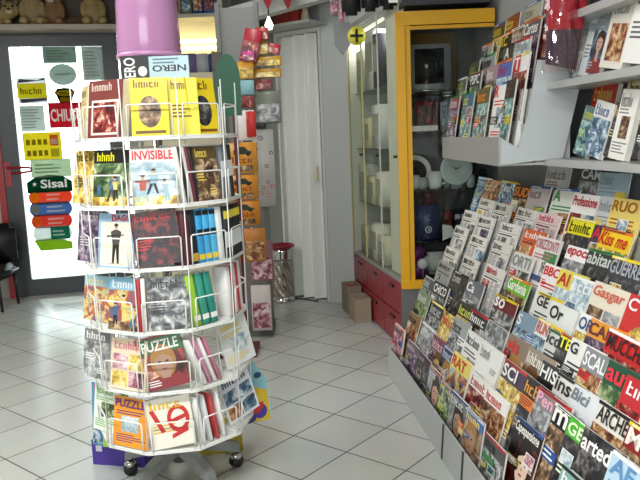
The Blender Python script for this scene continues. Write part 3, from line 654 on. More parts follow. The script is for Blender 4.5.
vs = [(p.x-LX, d, p.z-1.195) for d in (-.012, 0) for p in pts]; nn = len(pts)
mb.add(vs, [list(range(nn)), list(range(2*nn-1, nn-1, -1))]+[(i, nn+i, nn+(i+1) % nn, (i+1) % nn) for i in range(nn)], mat('c2c8ca', .35, .1, 'cheek')); mb.build('end_cheek', ty, recalc=True)
for k in range(2, 6):
    X, ytop, _ = TRAY[k]
    mb = MB(); zt = atX(510, ytop, X).z
    tbx(mb, [(X-.012, TY0+.01), (X+.03, TY0+.01), (X+.03, TY1), (X-.012, TY1)], 1.206, max(1.22, zt-.29), standM); mb.build('step', ty, recalc=True)
for k, (X, ytop, items) in TRAY.items():
    ztop = atX(510, ytop, X).z; h = min(.28, ztop-1.215); 
    for i, (px, title, bg, tc_, kind, pal, look) in enumerate(items):
        lo, hi = 1.5, 7
        for _ in range(40):
            mid = (lo+hi)/2
            if pr((X, mid, ztop))[0] > px: lo = mid
            else: hi = mid
        Y = lo; tl = R_(9); w = .2
        if Y-w < TY0+.02: w = max(.12, Y-TY0-.02)
        rz = -PI/2+R_(3)
        foot = Vector((X-h*math.sin(tl)*.55, Y-w/2, ztop-h*math.cos(tl)))
        printed('magazine', f"{look}, {ORD[i+1]} from far end in {TNAME[k]}", 'magazine', foot, (-tl, rnd.uniform(-.02, .02), rz), w, h, .008, bg, title, tc_, kind, pal, 'magazines in the wall tray', band=.27, tw=.86 if len(title) > 2 else .55,
                slant=.2 if title in ('Cartes',) else 0, tbox={'T': 'c82430', 'R': None, 'PSPC': '2a2c2e'}.get(title))
# thick white-spined issues standing at the near end of the tray, backs towards the room
for i, (px, py0, py1, c, lab) in enumerate([(514, 78, 156, 'f0f0ec', 'thick white-spined magazine leaning at near end of the wall tray'), (522, 76, 155, 'e8e8e4', 'second white-spined magazine at near end of the wall tray'), (527, 100, 155, '2a2c30', 'short black-spined book at near end of the wall tray')]):
    p0 = atY(px, py1, TY0+.03+.012*i); p1 = atY(px+8, py0, TY0+.03+.012*i); h = min(.3, p1.z-1.206)
    r = thing('magazine', lab, 'magazine', (p0.x, TY0+.03, 1.207), (0, R_(9), 0), 'white-spined issues at the end of the wall tray')
    mb = MB(); mb.box((-.010, 0, 0), (.010, .2, h), mat(c, .4)); mb.build('cover', r)
    mb = MB(); mb.box((-.0085, .002, h), (.0085, .198, h+.001), PAPER); mb.build('page_block', r)

# ================================================================== book shelves on the right wall
U_S = .255
def wshelf(name, lab, z, v0, v1, u0, th=.028):
    r = thing(name, lab, 'shelf', UV(WU, (v0+v1)/2, z)); mb = MB()
    uvprism(mb, [(u0, z-th), (u0, z), (WU-.004, z), (WU-.004, z-th)], v0, v1, standM); o = mb.build('board', r, recalc=True); o.data.transform(Matrix.Translation(-UV(WU, (v0+v1)/2, z)))
    mb = MB(); uvprism(mb, [(WU-.02, z-.22), (WU-.02, z-th), (WU-.004, z-th), (WU-.004, z-.22)], v0+.1, v0+.13, standM); o = mb.build('bracket', r, recalc=True); o.data.transform(Matrix.Translation(-UV(WU, (v0+v1)/2, z)))
    return r
US = 1.23
ZS2, ZS1, ZS0 = 1.218, 1.522, 1.76
VS1 = 2.98
wshelf('wall_shelf', 'lowest grey wall shelf of books right of the tray', ZS2, 1.5, VS1-.14, US)
wshelf('wall_shelf', 'middle grey wall shelf with white books', ZS1, 1.5, VS1-.16, US)
wshelf('wall_shelf', 'top grey wall shelf in upper right corner', ZS0, 1.5, VS1-.22, US)
mb = MB(); uvprism(mb, [(WU-.03, 0.9), (WU-.03, 2.3), (WU-.004, 2.3), (WU-.004, .9)], 2.78, 2.81, standM); o = mb.build('shelf_upright', recalc=True)
tag(o, 'narrow grey wall upright carrying the book shelves', 'upright')
def book(px, z, hpx_w, h, t, bg, title, tcol, kind, pal, lab, lean, group, u=None, d=0., yaw=0.):
    u = u or US+.07
    v = v_at(u, z+h*.5, px); rz = A6-PI/2+R_(yaw)
    foot = UV(u, v-hpx_w/2, z+.002)
    foot.z += abs(math.sin(lean))*hpx_w/2
    return printed('book', lab, 'book', foot, (-R_(10), lean, rz), hpx_w, h, t, bg, title, tcol, kind, pal, group, band=.3)
G1 = 'white books on the middle wall shelf'
ln = .16
book(571, ZS1, .08, .21, .02, '9aa4a4', '', '6a7274', 'p', 'grey', 'slim grey-green book first from the bag on the middle shelf', ln, G1, US+.07)
book(578, ZS1, .08, .215, .02, 'dfe3e2', '', '8a9092', 'x', 'grey', 'white book beside the grey-green one on the middle shelf', ln, G1, US+.055)
book(585, ZS1, .10, .215, .02, '8c989c', '', 'b8c0c2', 'f', 'cool', 'grey book with dark blue figure on the middle shelf', ln, G1, US+.045)
book(599, ZS1, .15, .24, .03, 'eceadc', '', '9a9898', 'w', 'warm', 'large white book with a framed golden picture, middle shelf', ln, G1, US+.035)
book(621, ZS1, .14, .245, .03, 'f0f0ec', '', '5a5c5c', 'x', 'grey', 'white book with dark scrawl at right end of middle shelf', ln, G1, US+.02)
G2 = 'books on the lowest wall shelf'
book(581, ZS2, .18, .29, .02, 'b8281c', '', 'e8c060', 'o', 'brown', 'tall red book with a round brown picture', .05, G2, US+.13)
book(573, ZS2, .11, .19, .012, '5a7c7c', '', 'c8d04c', 'p', 'teal', 'teal book with yellow-green heading on the lowest shelf', .2, G2, US+.07)
book(583, ZS2, .13, .20, .012, 'dfe0dc', '', '5c6c98', 'p', 'cool', 'white book with blue picture leaning beside the teal one', .2, G2, US+.05)
book(602, ZS2, .10, .19, .012, '584450', '', 'c8b880', 'p', 'dark', 'dark book with yellow edge behind the white ones, lowest shelf', .2, G2, US+.06)
book(608, ZS2, .11, .24, .02, 'efede6', '', '8a8a88', 'g', 'brown', 'white upright book with grey picture on the lowest shelf', .1, G2, US+.05)
book(614, ZS2, .20, .29, .015, 'd8cc9c', '', '6a5c34', 'x', 'brown', 'tall cream book behind the others on the lowest shelf', .04, G2, US+.13)
book(631, ZS2, .13, .15, .015, '24282c', 'IVE', 'f2f2f0', 'p', 'dark', 'black book with white capitals at edge of the lowest shelf', .12, G2, US+.02)
# dark things on the top shelf
for i, (px, c, lab) in enumerate([(596, '30343a', 'dark wrapped pack at the left end of the top shelf'), (615, '4a5054', 'grey wrapped pack in the middle of the top shelf'), (634, '24282a', 'black wrapped pack at right end of the top shelf')]):
    v = v_at(US+.1, ZS0+.05, px); mb = MB(); mb.rbox((-.07, -.05, 0), (.07, .09, .09), mat(c, .25, bump=.4), .02)
    o = mb.build('wrapped_pack', None, UV(US+.1, v-.06, ZS0)); o.rotation_euler = (0, 0, A6-PI/2); tag(o, lab, 'pack', 'wrapped packs on the top shelf')

# ---- glossy bag of magazines hanging in front of the tray
YB = 2.62
p0 = atY(540, 60, YB); p1 = atY(585, 74, YB)
bc = atY(564, 36, YB)
bag = thing('plastic_bag', 'shiny plastic bag with red and purple magazines hanging over the tray', 'bag', (bc.x, YB, bc.z))
def bag_sheet(off, m, name, zlo, zhi, half=.08, amp=.008):
    mb = MB(); nx, nz = 14, 16; vs = []
    for j in range(nz+1):
        for i in range(nx+1):
            a = i/nx*2-1; b_ = j/nz; z = zlo+(zhi-zlo)*b_
            y = off*(1-a*a)*(1-.5*b_)+amp*math.sin(a*9+b_*7)*math.sin(b_*11+a*3)
            vs.append((a*half*(.8+.25*b_)+.03*(b_-.5), y, z))
    mb.add(vs, [(j*(nx+1)+i, j*(nx+1)+i+1, (j+1)*(nx+1)+i+1, (j+1)*(nx+1)+i) for j in range(nz) for i in range(nx)], m, True)
    return mb.build(name, bag)
film = clear('fff8f8', .25, .06, 'film')
zt, zl = atY(562, -8, YB).z-bc.z, atY(562, 72, YB).z-bc.z
bag_sheet(-.03, film, 'front_film', zl, zt); bag_sheet(.03, film, 'back_film', zl, zt)
mb = MB(); mb.prism([(-.062, zl+.11), (.06, zl+.11), (.082, zt-.02), (-.058, zt-.02)], 1, -.006, .006, mat('b02030', .3)); mb.q(-.04, zt-.1, .07, zt-.03, pic('red'), 30)
mb.build('red_magazine', bag)
mb = MB(); mb.prism([(-.07, zl+.03), (.042, zl+.005), (.062, zl+.15), (-.062, zl+.15)], 1, -.010, -.007, mat('4a3848', .3)); mb.build('purple_magazine', bag)
mb = MB(); mb.tube([(0, 0, zt-.01), (0, 0, zt+.03), (.02, .02, zt+.05), (.02, .3, zt+.05)], .004, CHROME); mb.build('hook', bag)

# ================================================================== yellow-framed showcase facing the room
YS = 4.22
yel = mat('e4aa18', .4, key='yframe'); 
sx0 = atY(398.5, 150, YS).x; sx1 = wallx(YS)-.02; sz0, sz1 = .40, 2.045
sc = thing('showcase', 'tall corner showcase with yellow frame, glass doors and red drawers', 'showcase', (sx0, YS, 0))
def sbx(a, b_, m, name, mb=None):
    mb = mb or MB(); mb.box((a[0]-sx0, a[1]-YS, a[2]), (b_[0]-sx0, b_[1]-YS, b_[2]), m); return mb.build(name, sc) if name else mb
FWD = .085
mb = MB(); sbx((sx0, YS, sz0), (sx0+FWD*.62, YS+.035, sz1), yel, None, mb); sbx((sx0+FWD*.66, YS+.008, sz0), (sx0+FWD, YS+.035, sz1), yel, None, mb)
sbx((sx0+.004, YS-.003, sz1-.075), (sx1, YS+.033, sz1+.003), yel, None, mb); sbx((sx0+FWD, YS+.008, sz1-.1), (sx1, YS+.035, sz1-.08), yel, None, mb)
sbx((sx0+.004, YS-.003, sz0-.003), (sx1, YS+.033, sz0+.05), yel, None, mb); mb.build('frame', sc)
sbx((sx0+FWD, YS+.016, sz0+.05), (sx1, YS+.02, sz1-.1), clear('f6f8f6', 0, .03, 'sc'), 'pane')
SB = YS+.40
sbx((sx0+.03, SB, 0), (sx1, SB+.02, sz1), mat('4e5050', .6), 'back_panel')
sbx((sx0+.03, YS+.04, sz1-.02), (sx1, SB, sz1), mat('3c3c3c', .6), 'top_panel')
sbx((sx0, YS+.01, 0), (sx1, SB, sz0-.004), mat('6c6e6c', .5), 'base')
zsh = [1.30, 1.115, .885, .65]
zsh = [atY(425, 130, YS+.03).z, atY(425, 190, YS+.03).z, atY(425, 242, YS+.03).z]
for z in zsh: sbx((sx0+.06, YS+.04, z-.008), (sx1, SB, z), clear('d8e8e0', .3, .03), 'glass_shelf')
mb = sbx((sx0+FWD+.004, YS+.036, zsh[0]-.006), (sx0+FWD+.16, YS+.040, zsh[0]+.026), mat('d8d6cc', .5), 'price_rail')
def inbox(name, lab, cat, x0, y0, x1, y1, Y, dep, col, r=.008, m=None, metal=0, rough=.4):
    a = atY(x0, y1, Y); c = atY(x1, y0, Y)
    o = thing(name, lab, cat, (((a.x+c.x)/2), Y, a.z), (0, 0, 0), 'goods in the showcase')
    w, h = c.x-a.x, c.z-a.z
    return o, w, h
def goods(name, lab, cat, x0, y0, x1, y1, Y, dep, col, z=None, rough=.4, metal=0, yaw=0):
    o, w, h = inbox(name, lab, cat, x0, y0, x1, y1, Y, dep, col)
    if z is not None: o.location.z = z
    mb = MB(); mb.rbox((-w/2, 0, 0), (w/2, dep, h), mat(col, rough, metal), .006); mb.build('body', o); o.rotation_euler.z = yaw
    return o, w, h
YI = YS+.16
o, w, h = goods('silver_case', 'large silver-edged black display case on top showcase shelf', 'display case', 409, 43, 451, 90, YI, .09, 'a4a8a8', rough=.35, metal=.2)
mb = MB(); mb.rbox((-w*.36, -.004, h*.12), (w*.34, .004, h*.9), mat('16181a', .2), .004); mb.build('black_panel', o)
mb = MB(); mb.q(-w*.05, h*.48, w*.22, h*.54, mat('c8cccc', .4), 16); mb.q(-w*.3, h*.5, -w*.1, h*.525, mat('6a6e70', .4), 16); mb.build('emblem', o)
mb = MB(); mb.rbox((-w*.55, -.02, -.014), (w*.55, .1, 0), mat('c4c8c8', .2, .8), .004); mb.build('plinth', o)
zt_ = atY(430, 91, YI).z
mb = MB(); mb.rbox((sx0+.07-sx0, YS+.05-YS, zt_-.022), (sx1-sx0-.02, SB-YS-.005, zt_-.015), clear('d8e8e0', .3, .03), .002); mb.build('glass_shelf', sc)
o, w, h = goods('gift_box', 'wooden-coloured box standing behind silver display case', 'box', 405, 33, 456, 52, YI+.12, .06, '7a5a1c')
o.location.z = zt_-.014
for ch in o.children: ch.scale.z = (atY(430, 33, YI+.12).z-zt_+.014)/h
zr = zsh[0]
for (x0, y0, x1, y1, c, lab, dz) in [(416, 94, 440, 124, '6a2422', 'dark red picture box on the price rail shelf', 0), (402+8, 97, 417, 125, '2c2420', 'black box left of dark red picture box', .04), (441, 98, 452, 126, '9aa8ac', 'pale grey-blue box right of the dark red picture box', 0), (455, 96, 466, 126, '3c6c88', 'blue box behind tray end on price rail shelf', .03)]:
    o, w, h = goods('gift_box', lab, 'box', x0, y0, x1, y1, YI+dz, .08, c, z=zr)
    mb = MB(); mb.q(-w*.4, h*.1, w*.4, h*.85, pic('redblack' if c == '6a2422' else 'dark' if c == '2c2420' else 'cool', 30), 3); mb.build('print', o)
# bowl, plate, cups
zc = zsh[1]
P = atY(412, 158, YI); bw = thing('bowl', 'black and white bowl tilted on edge left of white plate', 'bowl', (P.x+.02, YI+.03, zc), (R_(68), 0, 0), 'goods in the showcase')
mb = MB(); mb.lathe([(.0, .0), (.045, 0), (.09, .03), (.1, .06), (.095, .06), (.084, .035), (.04, .012), (0, .01)], mat('e0e0dc', .2), 28); o = mb.build('bowl_body', bw); o.location = (0, .1, 0)
mb = MB(); mb.lathe([(0, .012), (.05, .018), (.075, .036), (.0, .03)], mat('141414', .15), 24); o = mb.build('glaze', bw); o.location = (0, .1, .002)
P = atY(456.5, 169, YS+.1)
pl = thing('wall_clock', 'round white clock on display in the showcase', 'clock', (P.x, YS+.1, zc), (0, 0, 0), 'goods in the showcase')
zz = P.z-zc; Mx = Matrix.Translation((0, 0, zz)) @ Matrix.Rotation(R_(90), 4, 'X')
mb = MB(); mb.lathe([(0, -.02), (.09, -.02), (.1, -.01), (.1, .004), (.094, .01), (.088, .003), (0, .003)], mat('cfdad8', .3), 36, Mx); mb.build('dial', pl)
mb = MB()
for ang, L_, w_ in ((.6, .05, .003), (2.6, .04, .004)):
    c_, s_ = math.cos(ang), math.sin(ang); mb.add([(-s_*w_, -.006, zz+c_*w_), (c_*L_-0, -.006, zz+s_*L_), (s_*w_, -.006, zz-c_*w_)], [(0, 1, 2)], BLACK)
mb.el(0, zz, .006, .006, BLACK, 20); mb.build('clock_hands', pl)
mb = MB(); mb.box((-.03, .01, 0), (.03, .09, zz-.09), mat('8c9494', .4)); mb.build('stand', pl)
def cup(lab, px, py, Y, r, h, col, handle=True):
    P = atY(px, py, Y); o = thing('mug', lab, 'mug', (P.x, Y, zc), (0, 0, rnd.uniform(-1, 1)), 'goods in the showcase')
    mb = MB(); mb.lathe([(r*.8, 0), (r, h*.2), (r, h), (r*.9, h), (r*.88, h*.2), (0, h*.12)], mat(col, .2), 20); mb.build('cup', o)
    if handle: mb = MB(); mb.tube([(r*.95, 0, h*.8), (r*1.5, 0, h*.75), (r*1.55, 0, h*.35), (r*.95, 0, h*.25)], r*.13, mat(col, .2)); mb.build('handle', o)
cup('wide white mug furthest left on the clock shelf', 412.5, 183, YS+.14, .045, .085, 'd8dcda'); cup('white mug with black pattern in middle of clock shelf', 423, 183, YS+.12, .03, .07, '9a9e9c')
cup('white jug just left of the white clock', 435, 180, YS+.12, .045, .105, 'd4d8d6')
for (x0, x1, y0, c, lab) in [(444, 467, 178, 'b4bcbc', 'low pale grey box under the white clock'), (468, 475, 176, 'e4e8e6', 'small white bottle box with black cap right of clock'), (480, 488, 178, '3c8cb0', 'small turquoise box right of the white bottle box'), (490, 510, 179, 'b06a2c', 'orange-brown carton at the right end of clock shelf')]:
    o, w, h = goods('carton', lab, 'box', x0, y0, x1, 189, YS+.1 if x0 > 444 else YS+.2, .07, c, z=zc)
    if x0 in (468, 480): mb = MB(); mb.lathe([(w*.42, h), (w*.42, h+.03), (w*.2, h+.045), (0, h+.045)], BLACK, 14, Matrix.Translation((0, .035, 0))); mb.build('cap', o)
zb_ = zsh[2]
for (x0, y0, x1, y1, c, lab, dz) in [(417, 206, 440, 241, '26305a', 'dark blue box with round silver emblem on lowest shelf', 0.02), (424, 192, 436, 205, '6a1c26', 'dark red case lying above the dark blue box', .14), (445, 213, 452, 241, '6a3430', 'rust brown watch box right of the blue box', .03), (454, 210, 468, 226, '1c2026', 'black watch box with pale dials', .12), (457, 222, 470, 241, '2a2e34', 'charcoal watch box with pale dials in front', .02)]:
    o, w, h = goods('gift_box', lab, 'box', x0, y0, x1, y1, YI-.06+dz, .07, c, z=None if y1 < 230 else zb_)
    mb = MB()
    if c == '26305a':
        mb.el(w*.0, h*.3, .022, .022, mat('b8bcc4', .3), 4); mb.el(w*.0, h*.3, .015, .015, mat('26305a', .3), 6); mb.el(.003, h*.3, .007, .007, mat('b8bcc4', .3), 8)
        for q in (.55, .68): mb.q(-.01, h*q, .01, h*q+.012, mat('6c74a0', .4), 4)
    elif 'dials' in lab:
        for q in (-.25, .2): mb.q(w*q-.016, h*.3, w*q+.016, h*.75, mat('c8ccd0', .3), 4)
    else: mb.q(-w*.4, h*.2, w*.4, h*.7, pic('redblack', 30), 4)
    mb.build('print', o)
    if y1 < 230:
        mb = MB(); mb.box((-w*.3, .01, zb_-o.location.z), (w*.3, .06, 0), mat('2a2c2e', .5)); mb.build('riser', o)
P = atY(428, 215, YI+.1); fr = thing('easel', 'thin black frame easel around the dark blue box', 'easel', (P.x, YI-.06, zb_), (0, 0, 0), 'goods in the showcase')
mb = MB(); mb.tube([(-.09, .05, 0), (-.085, .06, .24), (-.07, .06, .255), (.09, .06, .25), (.1, .05, 0)], .005, BLACK, 6); mb.build('wire_frame', fr)
P = atY(449, 230, YS+.06); kk = thing('card_tag', 'small white five-sided tag beside the blue box', 'tag', (P.x-.01, YS+.06, zb_), (0, 0, 0), 'goods in the showcase')
mb = MB(); mb.prism([(-.03, 0), (.025, .02), (.045, .055), (.025, .09), (-.03, .1)], 1, 0, .004, mat('d8dcd6', .5)); mb.build('card', kk)
# purple boxes with a white ball between
zf = sz0+.05
zp = atY(420, 285, YS+.1).z
o, w, h = goods('gift_box', 'lower purple box at the foot of the showcase', 'box', 411, 264, 427, 283, YS+.08, .09, '6a2878', z=zf)
for ch in o.children: ch.scale.z = max(.6, (atY(420, 264, YS+.08).z-zf)/h)
ztop_ = zf+h*o.children[0].scale.z
o2, w2, h2 = goods('gift_box', 'upper purple box under the blue box shelf', 'box', 411, 243, 424, 259, YS+.14, .09, '742c80', z=ztop_)
P = atY(423, 264, YS+.05); sn = thing('ornament', 'white ball ornament in front of the purple boxes', 'ornament', (P.x, YS+.045+.012, zf), (0, 0, 0), 'goods in the showcase')
mb = MB(); mb.ell((0, .0, P.z-zf), (.034, .016, .034), mat('d4d8d6', .4)); mb.build('ball', sn); mb = MB(); mb.tube([(0, 0, 0), (0, 0, P.z-zf)], .004, mat('9a9c9a', .3)); mb.build('stem', sn)
P = atY(437, 258, YS+.2); rl = thing('napkin_pack', 'crumpled white paper pack right of the purple boxes', 'pack', (P.x, YS+.2, zf), (0, 0, .2), 'goods in the showcase')
mb = MB(); mb.rbox((-.09, -.05, 0), (.1, .06, .14), mat('c4c8c4', .6, bump=.5), .03); mb.build('body', rl)

# ================================================================== red-drawer glass cabinet on the aisle
CA = Vector((.50, YS+.0, 0)); CB = Vector((.262, 5.50, 0)); CDv = (CB-CA); CLEN = CDv.length; CDv.normalize(); CN = Vector((CDv.y, -CDv.x, 0))   # CN into the cabinet (right)
CZ = .445
cabM = mat('9a9c9a', .5)
cab = sc; CO = CA-Vector((sx0, YS, 0))
def cbx(mb, s0, s1, d0_, d1_, z0, z1, m, z1b=None):
    pts = [CO+CDv*s+CN*d+Vector((0, 0, z)) for z in (z0, z1) for s, d in ((s0, d0_), (s1, d0_), (s1, d1_), (s0, d1_))]
    mb.add([p[:] for p in pts], [(0, 1, 2, 3), (7, 6, 5, 4), (0, 4, 5, 1), (1, 5, 6, 2), (2, 6, 7, 3), (3, 7, 4, 0)], m); return mb
DEP = .34
s0c = .03
mb = MB(); cbx(mb, s0c, .42, .02, .06, 0, CZ-.02, mat('4a1a20', .6)); cbx(mb, .42, CLEN, .02, DEP, 0, CZ-.02, mat('4a1a20', .6)); cbx(mb, .42, CLEN, 0, DEP, CZ-.02, CZ, mat('8a8886', .35)); cbx(mb, s0c, .42, 0, .06, CZ-.02, CZ, mat('8a8886', .35)); mb.build('carcass', cab, recalc=True)
redD = mat('8a242e', .35, key='drawer')
for i in range(3):
    a = s0c+.004+(CLEN-s0c)*i/3; b_ = a+(CLEN-s0c)/3-.008
    for z0, z1 in ((.015, .215), (.225, CZ-.024)):
        mb = MB(); cbx(mb, a, b_, 0, .02, z0, z1, redD); d = mb.build('drawer', cab, recalc=True)
        mb = MB(); c_ = (a+b_)/2; cbx(mb, c_-.05, c_+.05, -.012, 0, z1-.05, z1-.036, mat('2c1214', .3)); mb.build('handle', d, recalc=True)
mb = MB(); cbx(mb, s0c-.012, s0c-.001, -.002, .07, 0, CZ-.03, mat('c81c28', .35)); mb.build('end_edge', cab, recalc=True)
mb = MB(); cbx(mb, .43, CLEN, DEP-.02, DEP, CZ, 2.15, mat('dcdacc', .6)); mb.build('back_panel', cab, recalc=True)
mb = MB(); cbx(mb, s0c, CLEN, 0, .03, 2.12, 2.16, cabM); cbx(mb, .43, CLEN, DEP-.03, DEP, 2.12, 2.16, cabM); mb.build('top_panel', cab, recalc=True)
for z in (.85, 1.25, 1.66):
    mb = MB(); cbx(mb, .43, CLEN-.02, .05, DEP-.02, z-.008, z, clear('d8e8e0', .3, .03)); mb.build('glass_shelf', cab, recalc=True)
for i in range(3):
    a = s0c+.004+(CLEN-s0c)*i/3; b_ = a+(CLEN-s0c)/3-.01
    mb = MB(); cbx(mb, a, b_, .004, .010, CZ+.01, 2.115, clear('f4f6f2', .12, .1, 'door', 1.008)); d = mb.build('glass_door', cab, recalc=True)
    mb = MB()
    cbx(mb, b_-.014, b_, -.004, .003, CZ+.01, 2.115, mat('c2b878' if i else 'b4b4ae', .3)); mb.build('edge_strip', d, recalc=True)
    mb = MB(); cbx(mb, a+.03, a+.075, -.012, .003, 1.20, 1.215, BLACK); mb.build('handle', d, recalc=True)
mb = MB(); cbx(mb, CLEN-.015, CLEN, .012, DEP, CZ, 2.14, mat('dedcd0', .6)); mb.build('end_board', cab, recalc=True)
mb = MB(); cbx(mb, .06, .42, .055, .062, CZ, 2.14, mat('dedcd0', .6)); mb.build('inner_board', cab, recalc=True)
mb = MB(); mb.tube([(CO+CDv*.5+CN*.06+Vector((0, 0, 2.09)))[:], (CO+CDv*(CLEN-.05)+CN*.06+Vector((0, 0, 2.09)))[:]], .012, mat('fff8e8', .4, emit=1.1), 8); mb.build('light_or_fill_tube', cab)  # added glowing tube, put in only to brighten the dark cabinet interior
L = bpy.data.lights.new('added_case_fill', 'AREA'); L.shape = 'RECTANGLE'; L.size = .8; L.size_y = .05; L.energy = 3.2  # added fill light under that tube, lifts the boxes and boards
lo = bpy.data.objects.new('added_case_fill_light', L); COL.objects.link(lo); lo.parent = cab; lo.location = CO+CDv*.88+CN*.1+Vector((0, 0, 2.07)); lo.rotation_euler.z = math.atan2(CDv.y, CDv.x)
# contents of the cabinet
for i, (s_, z, w, h, c, lab) in enumerate([(.2, CZ, .2, .2, 'cfcab4', 'cream box at the foot of the glass cabinet, near end'), (.55, CZ, .22, .26, 'd8d4c8', 'pale box at the foot of glass cabinet, middle'), (.95, CZ, .2, .22, 'b8b4a4', 'beige box at the foot of glass cabinet, far end'),
        (.25, .85, .16, .24, 'dad8d0', 'white box on second cabinet shelf, near end'), (.6, .85, .2, .2, 'c8c4a0', 'yellowish box on second cabinet shelf, middle'), (1.0, .85, .18, .28, 'c4c4c0', 'grey box on second cabinet shelf, far end'),
        (.3, 1.25, .2, .3, 'd4d4d4', 'tall white box on third cabinet shelf, near end'), (.75, 1.25, .22, .22, 'd8d0a8', 'pale yellow box on third cabinet shelf, far end'),
        (.25, 1.66, .1, .36, '3c3848', 'dark narrow box on top cabinet shelf, near end'), (.5, 1.66, .22, .4, 'd8d8d8', 'tall white carton on top cabinet shelf'), (.95, 1.66, .18, .3, 'c8c8b0', 'cream carton on top cabinet shelf, far end')]):
    P = CA+CDv*(.5+s_*.62)+CN*.14+Vector((0, 0, z))
    o = thing('carton', lab, 'box', P, (0, 0, math.atan2(CDv.y, CDv.x)), 'boxes inside the glass cabinet')
    mb = MB(); mb.rbox((-w/2, -.1, 0), (w/2, .1, h), mat(c, .5), .006); mb.build('body', o)
    mb = MB(); mb.box((-w*.4, .1, h*.3), (w*.4, .1008, h*.8), mat('a8a49a', .5)); mb.build('print', o)
# yellow badge with a dark cross on the glass
P = atY(359.5, 40, 5.0); s_ = (P-CA).dot(CDv)
t_ = None
d = Vector(ray(359.5, 40)); tt = (CA-Vector(CP)).dot(CN)/d.dot(CN); P = Vector(CP)+d*tt
bd = thing('badge', 'yellow badge with dark cross near the top of the glass cabinet', 'badge', P-CN*.072-CDv*.2, (0, 0, PI+.15))
Mx = Matrix.Rotation(R_(180), 4, 'Z')
mb = MB(); mb.lathe([(0, 0), (.062, 0), (.062, .008), (0, .008)], mat('d8d040', .3), 24, Matrix.Rotation(R_(-90), 4, 'X')); mb.build('disc', bd)
mb = MB(); mb.box((-.045, .0085, -.009), (.045, .0105, .009), mat('2a2a1c', .4)); mb.box((-.009, .0085, -.045), (.009, .0105, .045), mat('2a2a1c', .4)); mb.build('cross', bd)

# cardboard boxes at the foot of the cabinet
for (s_, w, h, dd, c, lab) in [(1.12, .2, .215, .11, '8a7c68', 'taller cardboard box with red item before the red drawers'), (.84, .2, .18, .12, '9a8c76', 'lower open cardboard box before the red drawers')]:
    P = CA+CDv*s_-CN*(dd/2+.015); o = thing('cardboard_box', lab, 'box', P, (0, 0, math.atan2(CDv.y, CDv.x)), 'cardboard boxes by the red drawers')
    mb = MB(); t = .005; m_ = mat(c, .8, vary=.1)
    mb.box((-w/2, -dd/2, 0), (w/2, dd/2, t), m_)
    for (a, b_) in (((-w/2, -dd/2, t), (w/2, -dd/2+t, h)), ((-w/2, dd/2-t, t), (w/2, dd/2, h)), ((-w/2, -dd/2+t, t), (-w/2+t, dd/2-t, h)), ((w/2-t, -dd/2+t, t), (w/2, dd/2-t, h))): mb.box(a, b_, m_)
    mb.build('box_body', o)
    mb = MB(); mb.rbox((-w*.3, -dd*.3, t+.001), (w*.3, dd*.3, h*.97 if h > .2 else h*.7), mat('b02428' if h > .2 else '6a6458', .4), .02); mb.build('contents', o)

# ================================================================== folding door in the far corner
fdl = (FR-FL).length; OPW = .40
YAW_F = math.atan2(FD.y, FD.x)
fdm = struct(MB().box((-.02, -.02, 0), (0, .06, 2.17), mat('dcded8', .4)).build('door_2', None, FL)); fdm.rotation_euler.z = YAW_F
fw_ = (atZ(333, 300).xy-FL.xy).length
fw_ = .415
mb = MB(); mb.box((-.02, -.02, 2.17), (fw_+.03, .06, 2.2), mat('d0d2ce', .4)); mb.box((fw_+.005, -.02, 0), (fw_+.03, .06, 2.17), mat('d0d2ce', .4)); mb.build('frame', fdm)
mb = MB(); N = 120; vs = []; z0, z1 = .012, 2.165
for z in (z0, z1):
    for i in range(N+1):
        s_ = i/N; ph = s_*3.6*2*PI+.6; tri = math.asin(.97*math.sin(ph))/(PI/2)
        vs.append((.002+s_*fw_, .04*tri+(.012*math.sin(s_*PI*2+1)*(1 if z == z0 else .3)), z))
mb.add(vs, [(i, i+1, N+1+i+1, N+1+i) for i in range(N)], mat('e4e6e2', .45, key='fold'), True); mb.build('folding_panel', fdm)
mb = MB(); mb.box((fw_-.065, -.045, 1.0), (fw_-.035, -.02, 1.11), mat('d8d4bc', .35)); mb.build('handle', fdm)
mb = MB(); mb.box((fw_+.034, -.02, .0), (fdl+.02, .0, 2.5), mat('c0c4c4', .5, key='p2')); struct(mb.build('wall_white_panel', None, FL)).rotation_euler.z = YAW_F
mb = MB(); mb.box((-.3, .25, 0), (fdl+.5, .3, CEIL), mat('8a8c8a', .8)); struct(mb.build('wall_behind_door', None, FL)).rotation_euler.z = YAW_F
mb = MB(); mb.tube([(-.05, -.05, .006), (.1, -.08, .006), (.25, -.07, .006), (fw_-.05, -.08, .006)], .005, BLACK)
cbl = mb.build('cable', None, FL); cbl.rotation_euler.z = YAW_F; tag(cbl, 'thin black cable along the foot of the folding door', 'cable')
# above the folding door: ledge with red books
mb = MB(); mb.box((-.2, -.26, 2.205), (fw_+.1, -.02, 2.225), mat('a8aca8', .5)); ld = mb.build('ledge', None, FL); ld.rotation_euler.z = YAW_F; tag(ld, 'pale ledge above the folding door carrying red boxes', 'shelf')
def onledge(s_, d, z=2.226): return FL+FD*s_+FN*d+Vector((0, 0, z))
for (s_, w, h, c, lab, ln) in [(.14, .09, .16, '8a2a22', 'leaning red box first from left above the folding door', .35), (.235, .08, .20, '9a2a24', 'red box second from left above the folding door', .2), (.31, .07, .20, 'a83028', 'red box nearest the white figure above the folding door', .15)]:
    o = thing('red_box', lab, 'box', onledge(s_, .12)+Vector((0, 0, math.sin(ln)*w/2)), (0, ln, YAW_F), 'red boxes above the folding door')
    mb = MB(); mb.box((-w/2, -.05, 0), (w/2, .05, h), mat(c, .4)); mb.build('body', o); mb = MB(); mb.box((-w*.4, -.0512, h*.5), (w*.3, -.0502, h*.7), mat('d8c8a8', .5)); mb.build('print', o)
